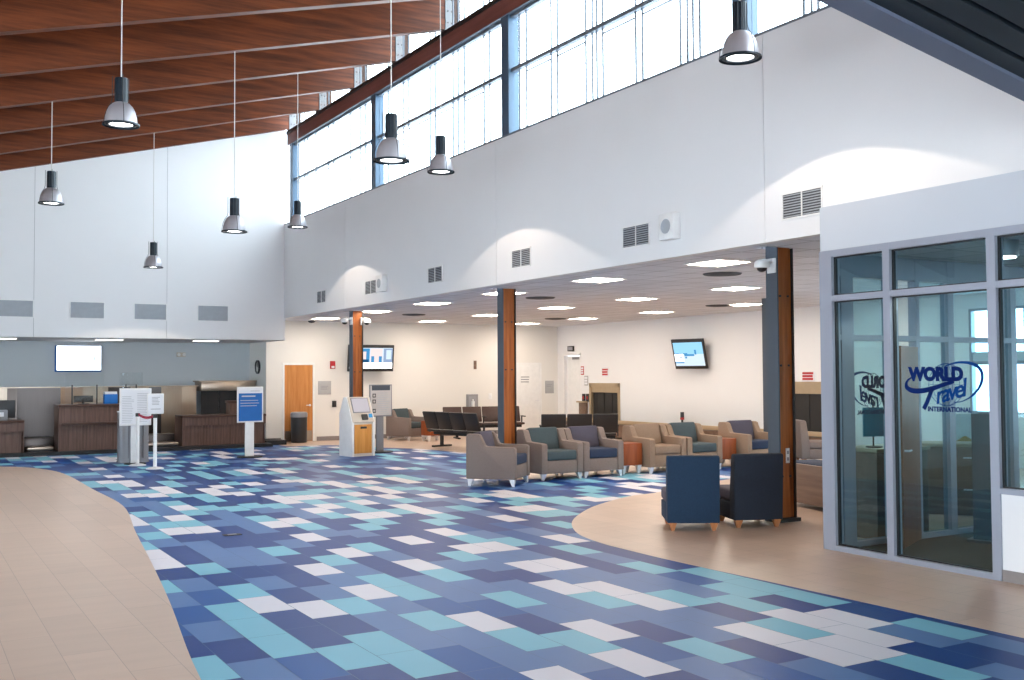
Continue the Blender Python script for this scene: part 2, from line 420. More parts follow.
# ------------------------------------------------------------------ shell: walls, ceilings, roof
def panel_wall_x(name, x, y0, y1, z0, z1, joints, th, m, g=.009):
    """wall whose face looks to -x, with dark open joints"""
    ys = [y0]+sorted(joints)+[y1]
    mb = MB(); mb.mi = 1; mb.box((x+.012, y0, z0+.01), (x+th, y1, z1)); mb.mi = 0
    mb.box((x+.014, y0, z0), (x+th, y1, z0+.0095))
    for a, b in zip(ys[:-1], ys[1:]): mb.box((x, a+(g/2 if a != y0 else 0), z0), (x+.02, b-(g/2 if b != y1 else 0), z1))
    return struct(mb.build(name, [m, M['joint']], smooth=False))
panel_wall_x('wall_right', XW, 2.0, YB+.02, ZS, ZT, [8.81, 15.09, 21.97], .12, M['wall'])
# the underside and lounge side of the soffit wall
cb = MB(); cy = [2.0]+[q+e for q in (9.27, 15.97, 23.05) for e in (-.085, .125)]+[YB+1.5]
for p, q in zip(cy[0::2], cy[1::2]): cb.box((XW+.115, p, ZS), (XW+.125, q, ZC+.1))
struct(cb.build('trim_1', M['wall_warm'], smooth=False))
mb = MB(); mb.mi = 1; mb.box((XLEFT, YB+.012, ZK+.01), (XW+.02, YB+.25, 9.3)); mb.mi = 0
xs = [XLEFT, -3.3, -.3, 2.67, 5.66, XW]
for a, b in zip(xs[:-1], xs[1:]): mb.box((a+.004, YB, ZK), (b-.004, YB+.02, 9.3))
struct(mb.build('wall_back', [M['wall'], M['joint']], smooth=False))
# bulkhead end over the check-in desks where the lounge begins
struct(MB().box((XW, YB+.005, ZK), (XW+.03, YK, ZS+.1)).build('trim_2', M['wall'], smooth=False))
# check-in recess
struct(MB().box((XLEFT, YK, 0), (8.7, YK+.2, ZK+.3)).build('wall_checkin', M['wall_blue'], smooth=False))
struct(MB().box((XLEFT, YB+.2, ZK), (XW+.1, YK+.1, ZK+.1)).build('ceiling_checkin', M['wall'], smooth=False))
struct(MB().box((8.62, YL, 0), (8.92, YK+.1, ZS)).build('wall_pier', M['wall_warm'], smooth=False))
# lounge
struct(MB().box((8.92, YL, 0), (XR+.3, YL+.2, ZC+.1)).build('wall_lounge_back', M['wall_warm'], smooth=False))
def lounge_right_wall():
    mb = MB()
    ops = [(2.8, 6.9, .9, 2.7), (8.2, 10.9, 1.0, 3.05), (11.75, 12.95, 1.0, 3.05)]  # first opening is an added window, put in to daylight the office
    ops2 = [(16.0, 18.1, .45, 1.55), (24.45, 25.95, .45, 1.5), (26.5, 27.35, 0, 2.4)]
    allo = sorted(ops+ops2)
    y = 2.0
    for a, b, z0, z1 in allo:
        mb.box((XR, y, 0), (XR+.2, a, ZC+.1))
        if z0 > 0: mb.box((XR, a, 0), (XR+.2, b, z0))
        mb.box((XR, a, z1), (XR+.2, b, ZC+.1)); y = b
    mb.box((XR, y, 0), (XR+.2, YL+.1, ZC+.1))
    struct(mb.build('wall_lounge_right', M['wall'], smooth=False))
    for i, (a, b, z0, z1) in enumerate(ops):
        fr = MB()
        for p, q in (((XR-.01, a, z0), (XR+.1, a+.05, z1)), ((XR-.01, b-.05, z0), (XR+.1, b, z1)), ((XR-.01, a, z0), (XR+.1, b, z0+.05)),
                     ((XR-.01, a, z1-.05), (XR+.1, b, z1)), ((XR, (a+b)/2-.025, z0), (XR+.08, (a+b)/2+.025, z1)), ((XR, a, 1.95), (XR+.08, b, 2.02))):
            fr.box(p, q)
        w = struct(fr.build('window_%d' % (i+20), M['alu'], smooth=False))
        MB().box((XR+.04, a+.05, z0+.05), (XR+.05, b-.05, z1-.05)).build('pane', M['cglass'], w, smooth=False)
        MB().box((XR+.02, a+.05, 1.95), (XR+.03, b-.05, 2.2)).build('window_band', M['wall_blue'], w, smooth=False)  # pale solid band added across each window
lounge_right_wall()
cb = MB(); cb.box((9.44, 2.0, ZC), (XR+.2, YL+.1, ZC+.12))
cy = [2.0]+[q+e for q in (9.27, 15.97, 23.05) for e in (-.085, .125)]+[YL+.1]
for p, q in zip(cy[0::2], cy[1::2]): cb.box((XW+.12, p, ZC), (9.44, q, ZC+.12))
for q in (9.27, 15.97, 23.05): cb.box((XW+.12, q-.085, ZC), (XW+.40, q+.125, ZC+.12)); cb.box((XW+.40, q-.085, ZC+.28), (9.44, q+.125, ZC+.32))
struct(cb.build('ceiling', M['ceil'], smooth=False))
# baseboards
for nm, a, b in (('baseboard_back', (8.66, YL-.02, 0), (9.03, YL, .12)), ('baseboard_back_2', (10.06, YL-.02, 0), (16.25, YL, .12)), ('baseboard_right', (XR-.02, 18.2, 0), (XR, 24.4, .12))):
    struct(MB().box(a, b).build(nm, M['basetile'], smooth=False))
# walls behind and left of the viewpoint, with tall windows
def open_wall(name, fixed, axis, a0, a1, z1, ops):
    mb = MB(); y = a0
    def bx(p, q, lo, hi):
        if axis == 'y': mb.box((fixed-.1, p, lo), (fixed+.1, q, hi))
        else: mb.box((p, fixed-.1, lo), (q, fixed+.1, hi))
    for a, b, lo, hi in ops:
        bx(y, a, 0, z1); bx(a, b, 0, lo); bx(a, b, hi, z1); y = b
    bx(y, a1, 0, z1)
    struct(mb.build(name, M['wall'], smooth=False))
    for i, (a, b, lo, hi) in enumerate(ops):
        fr = MB(); n = max(2, round((b-a)/1.5))
        for k in range(n+1):
            q = a+(b-a)*k/n
            if axis == 'y': fr.box((fixed-.05, q-.04, lo), (fixed+.05, q+.04, hi))
            else: fr.box((q-.04, fixed-.05, lo), (q+.04, fixed+.05, hi))
        for zz in (lo, 2.3, hi-.08):
            if axis == 'y': fr.box((fixed-.05, a, zz), (fixed+.05, b, zz+.08))
            else: fr.box((a, fixed-.05, zz), (b, fixed+.05, zz+.08))
        struct(fr.build('window_%s_%d' % (name.split('_')[1], i+1), M['alu'], smooth=False))
open_wall('wall_left', XLEFT, 'y', YREAR, YB, 5.2, [(-7.5, -1.0, .3, 3.6), (.5, 7.5, .3, 3.6), (9.0, 14.5, .3, 3.6)])
open_wall('wall_rear', YREAR, 'x', XLEFT, XR, 8.6, [(-6.0, 1.6, .15, 4.2), (2.4, 7.8, .15, 4.2)])
struct(MB().box((XR, YREAR, 0), (XR+.2, 2.0, 3.5)).build('wall_office_far', M['wall'], smooth=False))
struct(MB().box((8.3, YREAR, 3.45), (XR+.2, 2.2, 3.55)).build('ceiling_office_far', M['wall'], smooth=False))

# roof: rafters of glued timber, deck above
SL = .258
def rz(x): return 6.03+SL*x
xe = 8.74
ry = [26.22-2.25*i for i in range(16)]
ORD = ['at the white back wall', 'second from the back wall', 'third from the back wall', 'fourth from the back wall', 'fifth from the back wall',
       'sixth from the back wall', 'seventh from the back wall, at the top edge of the photo']
for i, y in enumerate(ry):
    if y < 10: # out of frame: only those whose light and shade reach the picture
        if y < -8: break
    t = thing('roof_beam', 'deep brown glulam roof beam %s' % (ORD[i] if i < len(ORD) else 'number %d from the back wall, above the viewpoint' % (i+1)), 'roof beam', (0, y, 0), 0, 'glulam roof beams')
    x0 = XLEFT
    D = .82
    MB().prism([(x0, rz(x0)), (xe, rz(xe)), (xe, rz(xe)+D), (x0, rz(x0)+D)], 'y', -.085, .085).build('timber', M['rafter'], t, smooth=False)
    # steel bearing plate at the clerestory and the outer tail of the beam
    if i < 9:
        pm = MB(); pm.box((xe-.02, -.10, rz(xe)-.06), (xe+.16, .10, rz(xe)+D-.04))
        p = pm.build('bearing_plate', M['plate'], t, smooth=False)
        bm_ = MB()
        for zz in (.12, .34, .56): 
            for xx in (.03, .11): bm_.cyl((xe+xx, -.10, rz(xe)+zz), (xe+xx, -.112, rz(xe)+zz), .014, n=8)
        bm_.build('bolt', M['steel_black'], p)
        MB().prism([(xe+.17, rz(xe)), (xe+.30, rz(xe+.27)), (xe+.30, rz(xe+.27)+D), (xe+.17, rz(xe)+D)], 'y', -.085, .085).build('tail', M['tailwood'], t, smooth=False)
mb = MB()
mb.prism([(XLEFT-.2, rz(XLEFT)+.82), (xe+.1, rz(xe)+.82), (xe+.1, rz(xe)+.95), (XLEFT-.2, rz(XLEFT)+.95)], 'y', YREAR, YB+.2)
struct(mb.build('ceiling_roof_deck', M['deckwood'], smooth=False))

# clerestory: posts, frames, glass, header
def clerestory():
    y0, y1 = 5.1, YB
    xg = XW+.10
    zt = 9.2
    posts = [25.72, 20.35, 14.78, 9.2]
    for i, y in enumerate(posts):
        struct(MB().box((XW+.005, y-.12, ZT), (XW+.2, y+.12, 7.8)).build('trim_%d' % (10+i), M['post'], smooth=False))
    # sill
    struct(MB().box((XW-.005, y0, ZT), (XW+.3, y1, ZT+.03)).build('trim_20', M['mull'], smooth=False))
    segs = [(25.60, 20.47), (20.23, 14.90), (14.66, 9.32), (9.08, y0)]
    # slim double mullion edges, read bay by bay
    bars = [[25.45, 24.95, 24.72, 24.14, 23.26, 22.93, 21.89, 21.29, 21.0], [19.77, 19.01, 18.77, 17.79, 17.57, 16.83, 16.63, 16.39, 15.66, 15.46],
            [14.46, 14.24, 13.50, 13.32, 12.55, 12.38, 12.27, 12.12, 11.34, 11.19, 10.39, 10.25, 10.14, 10.01], [8.25, 8.14, 8.04, 7.2, 7.05, 6.1]]
    for si, (a, b) in enumerate(segs):
        fr = MB()
        ys = sorted([q for q in bars[si] if b < q < a])
        for q in ys: fr.box((xg-.012, q-.013, ZT+.03), (xg+.012, q+.013, zt))
        for zz, hh in ((ZT+.03, .03), (6.83, .06), (7.74, .04), (zt-.1, .1)): fr.box((xg-.045, b, zz), (xg+.045, a, zz+hh))
        # slim sash rail hung under the transom of each wide light
        ys = [b]+ys+[a]
        for p, q in zip(ys[:-1], ys[1:]):
            if q-p > .6: fr.box((xg-.02, p+.016, 6.735), (xg+.02, q-.016, 6.75))
        wn = struct(fr.build('window_%d' % (si+1), M['mull'], smooth=False))
        MB().box((xg-.006, b, ZT+.03), (xg+.006, a, zt)).build('pane', M['cglass'], wn, smooth=False)
    hb = thing('header_beam', 'long reddish brown timber header with black steel top running along the clerestory', 'beam', (XW, 0, 0))
    MB().box((-.02, 4.0, 7.80), (.20, 26.0, 8.08)).build('timber', M['header'], hb, smooth=False)
    MB().box((-.05, 4.0, 8.08), (.22, 26.0, 8.155)).build('top_plate', M['steel_black'], hb, smooth=False)
    MB().box((-.015, 4.0, 7.79), (.20, 26.0, 7.80)).build('bottom_plate', M['mull'], hb, smooth=False)
clerestory()

# lower sloping deck with its edge beam at upper right
def near_deck():
    t = thing('canopy_roof', 'dark corrugated metal deck with a grey steel edge beam sloping over upper right corner', 'roof', (0, 0, 0))
    y1 = 5.0
    zb = lambda x: 4.36-.1726*(x-5.48)
    xa, xb = 2.6, 8.61
    MB().prism([(xa, zb(xa)), (xb, zb(xb)), (xb, zb(xb)+.03), (xa, zb(xa)+.03)], 'y', y1-.21, y1).build('flange', M['beamgrey'], t, smooth=False)
    MB().prism([(xa, zb(xa)+.03), (xb, zb(xb)+.03), (xb, zb(xb)+.4), (xa, zb(xa)+.4)], 'y', y1-.12, y1-.09).build('web', M['beamgrey'], t, smooth=False)
    # wide pans parted by narrow folds that run along the slope
    yend = -3.5
    y = y1-.12; zz = .03
    pts = []
    while y > yend:
        pts += [(y, zz+.06), (y-.03, zz+.06), (y-.04, zz), (y-.255, zz)]
        y -= .265
    mb = MB()
    vs = []
    for x in (xa, xb):
        vs.append([mb.bm.verts.new((x, py, zb(x)+pz)) for py, pz in pts])
    for i in range(len(pts)-1): mb.bm.faces.new((vs[0][i], vs[1][i], vs[1][i+1], vs[0][i+1]))
    # solid skin over the ribs
    mb.prism([(xa, zb(xa)+.2), (xb, zb(xb)+.2), (xb, zb(xb)+.3), (xa, zb(xa)+.3)], 'y', yend, y1-.1)
    mb.build('corrugated_deck', M['deck'], t, smooth=False)
near_deck()

# ------------------------------------------------------------------ vents, speakers
def vent(name, label, w, h, group, split=True):
    """local: in the xz plane, facing -y, origin at centre"""
    t = thing(name, label, 'vent', (0, 0, 0), 0, group)
    fr = MB(); b = .02
    fr.box((-w/2, -.015, -h/2), (-w/2+b, 0, h/2)); fr.box((w/2-b, -.015, -h/2), (w/2, 0, h/2))
    fr.box((-w/2, -.015, -h/2), (w/2, 0, -h/2+b)); fr.box((-w/2, -.015, h/2-b), (w/2, 0, h/2))
    if split: fr.box((-.006, -.015, -h/2), (.006, 0, h/2))
    fr.build('frame', M['white'], t, smooth=False)
    MB().box((-w/2+.01, -.003, -h/2+.01), (w/2-.01, -.001, h/2-.01)).build('backing', M['greygr'] if split else M['grille'], t, smooth=False)
    sl = MB(); n = 9 if split else 12
    for i in range(n):
        z = -h/2+b+(h-2*b)*(i+.5)/n
        sl.prism([(-.012, z-.006), (-.004, z+.006), (-.003, z+.006), (-.011, z-.008)], 'x', -w/2+.01, w/2-.01)
    sl.build('louvre', M['grille'], t, smooth=False)
    return t
v = vent('wall_vent', 'square white louvred vent on the long wall nearest the back corner', .61, .31, 'vents along the long wall')
VP = [23.47, 20.47, 17.4, 14.28, 11.25, 8.23]
VL = ['square white louvred vent on the long wall nearest the back corner', 'louvred vent beside the white wall speaker nearest the back corner', 'louvred vent on the long wall between the small far speaker and the middle wooden column',
      'louvred vent on the long wall just above the middle wooden column', 'louvred vent directly left of the larger near wall speaker', 'louvred vent on the long wall above the near column, next to the glass office']
for i, (y, l) in enumerate(zip(VP, VL)):
    o = v if i == 0 else dup(v, (0, 0, 0))
    o.location = (XW, y, 3.69); o.rotation_euler = (0, 0, -PI/2); o['label'] = l
v = vent('wall_vent', 'x', .78, .41, 'vents along the back wall', False)
for i, (x, l) in enumerate(((2.28, 'wide grey louvred vent on the back wall, cut by the left edge of photo'), (3.83, 'grey louvred vent on the back wall above the lit check-in screen'),
                            (5.27, 'grey louvred vent on the back wall under the lowest hanging lamp'), (6.79, 'grey louvred vent on the back wall nearest the corner with long wall'))):
    o = v if i == 0 else dup(v, (0, 0, 0))
    o.location = (x, YB, 3.4); o['label'] = l
def speaker(label, y, w):
    t = thing('wall_speaker', label, 'speaker', (XW, y, 3.71), -PI/2, 'white speakers on the long wall')
    MB().box((-w/2, -.13, -.17), (w/2, -.002, .17), .012).build('housing', M['white'], t)
    g = MB(); g.cyl((0, -.135, 0), (0, -.129, 0), .095, n=28)
    g.build('grille', M['grille'], t)
    MB().lathe([(.095, 0), (.105, .006), (.11, 0)], close=False).build('ring', M['white'], t).matrix_local = Matrix.Translation((0, -.13, 0)) @ Matrix.Rotation(PI/2, 4, 'X')
    return t
speaker('boxy white wall speaker next to vent above the far column', 19.76, .30)
speaker('boxy white wall speaker right of a vent, above the row of armchairs', 10.46, .29)

# ------------------------------------------------------------------ pendants
def pendant():
    t = thing('pendant_lamp', 'x', 'pendant lamp', (0, 0, 0), 0, 'dome pendant lamps')
    # origin: centre of rim
    sh = MB()
    outer = [(.184, 0), (.183, .03), (.177, .09), (.160, .155), (.133, .21), (.100, .245), (.075, .26)]
    inner = [(r-.006, z) for r, z in outer][::-1]
    prof = outer+inner
    n = 40
    sh.lathe(prof, n=n, close=False)
    s = sh.build('shade', M['lampsilver'], t)
    MB().lathe([(.212, -.012), (.212, .006), (.180, .012), (.138, .010), (.136, -.002), (.150, -.012)], close=False, n=40).build('rim', M['lampblack'], t)
    MB().cyl((0, 0, .262), (0, 0, .555), .070, n=28).build('ballast_housing', M['lampblack'], t)
    fn = MB()
    for k in range(12):
        a = 2*PI*k/12; fn.cyl((.07*math.cos(a), .07*math.sin(a), .275), (.07*math.cos(a), .07*math.sin(a), .545), .006, n=6)
    fn.build('fin', M['lampblack'], t)
    for k in range(3):
        a = 2*PI*k/3+.5
        pts = [((r+.012)*math.cos(a), (r+.012)*math.sin(a), z) for r, z in [(.196, 0), (.188, .09), (.172, .155), (.146, .21), (.110, .26), (.095, .31), (.095, .58)]]
        MB().tube(pts, .004, 6).build('bracket', M['steel_black'], t)
    MB().lathe([(.001, .040), (.09, .038), (.128, .028), (.134, .012)], close=False, n=32).build('bulb', M['bulb'], t)
    return t
PL = [(2.235, 12.87, 4.8, 'brushed dome pendant hanging against the brown roof beams, left of centre'),
      (2.24, 19.47, 4.83, 'leftmost dome pendant, hanging before the back wall'),
      (4.87, 23.97, 4.26, 'smallest lowest dome pendant, hanging before the back wall above a vent'),
      (4.80, 17.22, 4.23, 'dome pendant hanging before the bright right part of the back wall'),
      (7.27, 21.23, 4.98, 'dome pendant hanging in front of the corner where clerestory begins'),
      (5.03, 11.31, 4.37, 'larger of the two dome pendants hanging before the clerestory windows'),
      (7.2, 14.31, 4.96, 'dome pendant whose rim overlaps top edge of the long white wall'),
      (7.21, 7.67, 4.96, 'nearest and largest dome pendant, cut by the top edge of photo')]
pp = pendant()
LAMPS = [pp]+[dup(pp, (0, 0, 0)) for _ in PL[1:]]
for i, (x, y, z, l) in enumerate(PL):
    o = LAMPS[i]
    o.location = (x, y, z); o['label'] = l
    zt = rz(x)+(.01 if i in (1, 2, 3) else .82)-z
    if i == 7: zt = 3.2
    MB().cyl((0, 0, .555), (0, 0, zt), .0075, n=8).build('cable', M['cable'], o)
    ld = bpy.data.lights.new('lamp_light', 'SPOT'); ld.energy = 72; ld.color = (1, .84, .68); ld.shadow_soft_size = .012
    ld.spot_size = R(124); ld.spot_blend = .05
    lo = bpy.data.objects.new('lamp_light', ld); COL.objects.link(lo); lo.parent = o; lo.location = (0, 0, -.02)

# ------------------------------------------------------------------ columns
def column(label, x, y):
    t = thing('column', label, 'column', (x, y, 0), 0, 'steel and timber columns')
    w, d, h = .19, .275, 3.62
    MB().box((0, -w/2, 0), (.02, w/2, h)).build('flange', M['steel_dark'], t, smooth=False)
    MB().box((d-.02, -w/2, 0), (d, w/2, h)).build('flange', M['steel_black'], t, smooth=False)  # same steel as the lit flange, black for the shadow on it
    wd = MB().box((.02, -w/2+.03, .05), (d-.02, w/2-.03, h)).build('timber_infill', M['colwood'], t, smooth=False)
    bo = MB()
    for z in (.55, 1.9, 2.75):
        for s in (.07, .20): bo.cyl((s, -w/2+.03, z), (s, -w/2+.018, z), .014, n=10)
    bo.build('bolt', M['steel_black'], wd)
    MB().box((-.04, -w/2-.03, .001), (d+.04, w/2+.03, .045)).build('base_plate', M['steel_black'], t, smooth=False)
    return t
column('nearest steel and timber column, beside the navy chairs', 9.19, 9.285)
column('middle steel and timber column rising behind the first grey armchair', 9.2, 15.97)
column('farthest steel and timber column behind the check-in kiosk', 9.2, 23.05)
t = thing('column', 'plain dark column far behind the nearest column, at its left edge', 'column', (15.2, 15.52, 0), 0, 'steel and timber columns')
MB().box((0, -.12, 0), (.02, .12, ZC)).build('flange', M['steel_dark'], t, smooth=False)
MB().box((.2, -.12, 0), (.22, .12, ZC)).build('flange', M['steel_black'], t, smooth=False)  # shadow on the rear flange painted as black, as above
MB().box((.02, -.04, 0), (.2, .04, ZC)).build('timber_infill', M['colwood'], t, smooth=False)
t = thing('outlet_plate', 'small white double outlet on the timber face of nearest column', 'outlet', (9.35, 9.285-.095+.03, .80))
MB().box((-.03, -.008, -.09), (.03, -.0005, .09), .002).build('plate', M['white'], t)
MB().box((-.015, -.011, .02), (.015, -.007, .06)).box((-.015, -.011, -.06), (.015, -.007, -.02)).build('socket', M['ink'], t, smooth=False)

def camera_dome(label, loc, side=-1):
    t = thing('security_camera', label, 'security camera', loc, 0 if side < 0 else PI, 'dome cameras on columns')
    MB().box((-.02, -.07, -.09), (.0, .07, .09), .006).build('mount_plate', M['white'], t)
    MB().cyl((-.02, 0, .05), (-.15, 0, .05), .028, n=16).build('arm', M['white'], t)
    MB().lathe([(.02, .07), (.05, .065), (.085, .04), (.095, .0), (.09, -.03), (.07, -.036)], (-.17, 0, 0), 24).build('housing', M['white'], t)
    MB().lathe([(.066, -.03), (.056, -.06), (.03, -.08), (.001, -.086)], (-.17, 0, 0), 20).build('lens_dome', M['black'], t)
camera_dome('white dome camera on a bracket on the nearest column', (9.19, 9.27, 3.12))
camera_dome('white dome camera on the left face of the farthest column', (9.19, 22.98, 3.1))
camera_dome('white dome camera on the right side of the farthest column', (9.41, 22.98, 3.1), 1)
t = thing('smoke_detector', 'small dark dome sensor on the lounge ceiling near the back corner', 'sensor', (9.75, 27.3, ZC))
MB().lathe([(.10, -.001), (.10, -.03), (.07, -.06), (.001, -.075)]).build('dome', M['greygr'], t); MB().lathe([(.12, -.001), (.12, -.012), (.10, -.014)], close=False).build('ring', M['white'], t)

# ------------------------------------------------------------------ ceiling troffers & diffusers
def troffer():
    t = thing('ceiling_light', 'x', 'ceiling light', (0, 0, 0), 0, 'recessed lounge ceiling lights')
    fr = MB(); w, l = .31, .36
    for a, b in (((-w, -l, -.012), (-w+.025, l, 0)), ((w-.025, -l, -.012), (w, l, 0)), ((-w, -l, -.012), (w, -l+.025, 0)), ((-w, l-.025, -.012), (w, l, 0))): fr.box(a, b)
    fr.build('frame', M['white'], t, smooth=False)
    MB().box((-w+.02, -l+.02, -.008), (w-.02, l-.02, -.002)).build('diffuser', M['troff'], t, smooth=False)
    return t
tr = troffer()
rows = [(9.74, [10.85, 13.72, 16.75, 19.8, 22.9, 26.2], 'row nearest the open hall'), (12.92, [10.7, 13.95, 16.85, 19.85, 23.05, 26.25], 'middle row'), (16.1, [14.0, 17.1, 20.2, 23.4, 26.4], 'row nearest far wall')]
NTH = ['nearest', 'second', 'third', 'fourth', 'fifth', 'sixth']
first = True
for x, ys, nm in rows:
    for j, y in enumerate(ys):
        o = tr if first else dup(tr, (0, 0, 0))
        first = False
        o.location = (x, y, ZC-.001); o['label'] = '%s glowing rectangular ceiling light in the lounge, %s' % (NTH[j].capitalize(), nm)
def diffuser(label, x, y):
    t = thing('ceiling_vent', label, 'air diffuser', (x, y, ZC), 0, 'dark round air diffusers')
    MB().lathe([(.30, -.001), (.28, -.02), (.24, -.012), (.2, -.012), (.17, -.03), (.12, -.02), (.09, -.03), (.001, -.03)], close=False).build('cone', M['greygr'], t)
for x, y, l in ((10.95, 17.4, 'dark round ceiling diffuser between troffers right of the middle column'), (15.4, 23.7, 'dark ceiling diffuser far back above the beam seats'), (10.85, 12.0, 'nearest dark ceiling diffuser, below the large wall speaker'),
                (15.8, 17.6, 'dark ceiling diffuser near the tilted screen on far wall'), (11.1, 23.6, 'dark ceiling diffuser just right of the farthest column'), (11.0, 9.3, 'dark ceiling diffuser right of the nearest column')):
    diffuser(l, x, y)
# check-in strip lights
for x, l in ((2.05, 'long lit strip light over the left check-in counter'), (4.42, 'lit strip light over the check-in screen'), (6.75, 'lit strip light over the right check-in counter')):
    t = thing('ceiling_light', l, 'ceiling light', (x, YB+.55, ZK), 0, 'check-in strip lights')
    MB().box((-.32, -.14, -.03), (.32, .14, -.001)).build('housing', M['white'], t, smooth=False)
    MB().box((-.30, -.12, -.038), (.30, .12, -.031)).build('diffuser', M['strip'], t, smooth=False)

# ------------------------------------------------------------------ seats
def leg_mb(x, y, sx, sy, h=.115):
    m = MB()
    a = .045; b = .018
    top = [(x-a, y-a), (x+a, y-a), (x+a, y+a), (x-a, y+a)]
    bx, by = x+sx*.02, y+sy*.02
    bot = [(bx-b, by-b), (bx+b, by-b), (bx+b, by+b), (bx-b, by+b)]
    m._new([(p[0], p[1], .001) for p in bot]+[(p[0], p[1], h) for p in top], [(3,2,1,0), (4,5,6,7), (0,1,5,4), (1,2,6,5), (2,3,7,6), (3,0,4,7)])
    return m
def armchair(label, loc, rz_, body, seat, back, group='upholstered lounge armchairs'):
    t = thing('armchair', label, 'armchair', loc, rz_, group)
    W, D = .86, .84
    prof = [(-.42, .115), (.42, .115), (.42, .80), (.40, .845), (.22, .845), (.185, .83), (.10, .66), (.07, .645), (-.40, .63), (-.42, .61)]
    for s in (-1, 1):
        lo, hi = (-W/2, -W/2+.125) if s < 0 else (W/2-.125, W/2)
        MB().prism(prof, 'x', lo, hi, .018).build('armrest', M[body], t)
    MB().box((-W/2+.12, -.395, .115), (W/2-.12, .40, .335), .012).build('seat_base', M[body], t)
    MB().box((-W/2+.12, .27, .30), (W/2-.12, .415, .825), .015).build('back_panel', M[body], t)
    MB().box((-W/2+.128, -.41, .338), (W/2-.128, .20, .50), .03, seg=3).build('seat_cushion', M[seat], t)
    rot = Matrix.Translation((0, .20, .50)) @ Matrix.Rotation(R(-14), 4, 'X')
    MB().box((-W/2+.13, -.075, -.03), (W/2-.13, .075, .375), .03, rot, 3).build('back_cushion', M[back], t)
    for sx in (-1, 1):
        for sy in (-1, 1):
            leg_mb(sx*.36, sy*.355, sx, sy, .118).build('leg', M['chrome'] if sy < 0 or sx < 0 else M['chrome'], t)
    return t
YA = 15.33
armchair('grey armchair turned sideways at the left end of the row, navy seat, nearest the hall', (8.58, 14.97, 0), R(42), 'fab', 'f_navy', 'f_plum')
armchair('taupe armchair with teal cushions beside the sideways grey armchair', (9.82, YA, 0), 0, 'fab', 'f_teal', 'f_teal')
armchair('taupe armchair with navy seat and purple back, left of first orange side table', (10.69, YA, 0), 0, 'fab', 'f_navy', 'f_plum')
armchair('all tan armchair right of the first orange side table', (12.13, YA, 0), 0, 'fab_tan', 'fab_tan', 'fab_tan')
armchair('tan armchair with teal cushions, left of the second orange side table', (13.01, YA, 0), 0, 'fab_tan', 'f_teal', 'f_teal')
armchair('tan armchair with navy seat right of second orange side table, half behind the column', (14.50, YA, 0), 0, 'fab_tan', 'f_navy', 'f_plum')
armchair('grey armchair with teal cushions far back by lounge wall, beside the information sign', (12.38, 26.78, 0), R(25), 'fab', 'f_teal', 'f_teal')
def side_table(label, loc, w, d=.45, rz_=0):
    t = thing('side_table', label, 'side table', loc, rz_, 'orange wood cube tables')
    MB().box((-w/2, -d/2, .16), (w/2, d/2, .555), .006).build('cube_body', M['cherry'], t)
    for sx in (-1, 1):
        for sy in (-1, 1): leg_mb(sx*(w/2-.05), sy*(d/2-.05), 0, 0, .165).build('leg', M['chrome'], t)
side_table('orange wood cube table between the navy and the tan armchairs', (11.43, 15.3, 0), .44)
side_table('orange wood cube table between the teal and the last armchair', (13.75, 15.35, 0), .46)
side_table('orange wood cube table beside the far grey armchair', (12.72, 25.84, 0), .5)

def club_chair(label, loc, rz_, m, ms, feet='foot'):
    t = thing('lounge_chair', label, 'lounge chair', loc, rz_, 'armless lounge chairs')
    W = .60
    MB().prism([(.17, .09), (.33, .09), (.375, .84), (.36, .865), (.27, .865), (.24, .84), (.17, .40)], 'x', -W/2, W/2, .016).build('backrest', M[m], t)
    MB().box((-W/2, -.36, .09), (W/2, .18, .29), .012).build('seat_base', M[m], t)
    MB().box((-W/2, -.37, .295), (W/2, .20, .44), .035, seg=3).build('seat_cushion', M[ms], t)
    for sx in (-1, 1):
        for sy in (-1, 1): leg_mb(sx*.235, sy*.28, 0, 0, .095).build('foot', M[feet], t)
    return t
club_chair('dark blue armless chair seen from behind, the left one of the pair by nearest column', (8.04, 9.50, 0), R(147), 'f_blue', 'f_plum')
club_chair('darker slate armless chair seen from behind, touching the nearest column', (8.80, 9.33, 0), R(158), 'f_blueblk', 'f_plum')
club_chair('grey armless chair visible between nearest column and glass office', (15.98, 15.02, 0), R(60), 'fab', 'fab', 'foot')

def beam_seat(label, loc, rz_, n, m, pitch=.58):
    t = thing('beam_seat', label, 'beam seating', loc, rz_, 'rows of linked airport seats')
    L = n*pitch
    MB().box((-L/2+.05, -.04, .30), (L/2-.05, .04, .38)).build('beam', M['steel_black'], t, smooth=False)
    for s in (-1, 1):
        MB().box((s*(L/2-.35)-.035, -.035, .04), (s*(L/2-.35)+.035, .035, .31)).box((s*(L/2-.35)-.04, -.30, .001), (s*(L/2-.35)+.04, .30, .045), .01).build('foot', M['steel_black'], t)
    rot = Matrix.Translation((0, .20, .42)) @ Matrix.Rotation(R(-18), 4, 'X')
    for i in range(n):
        x = -L/2+pitch*(i+.5)
        rm = Matrix.Translation((x, 0, 0))
        MB().box((-.265, -.28, .385), (.265, .22, .445), .02, rm).build('seat', M[m], t)
        MB().box((-pitch/2+.012, -.028, .04), (pitch/2-.012, .028, .50), .02, rm @ rot).build('backrest', M[m], t)
    for i in range(n+1):
        x = -L/2+pitch*i
        MB().box((x-.02, -.22, .60), (x+.02, .18, .63), .006).box((x-.015, .10, .36), (x+.015, .14, .61)).build('armrest', M['steel_black'], t)
    return t
beam_seat('black linked seats seen edge-on from behind, left of the middle column', (12.05, 22.95, 0), R(101), 4, 'leather', .54)
beam_seat('dark brown linked seats facing the hall, in front of fire extinguisher cabinet', (14.5, 26.1, 0), R(-14), 4, 'brownleather')
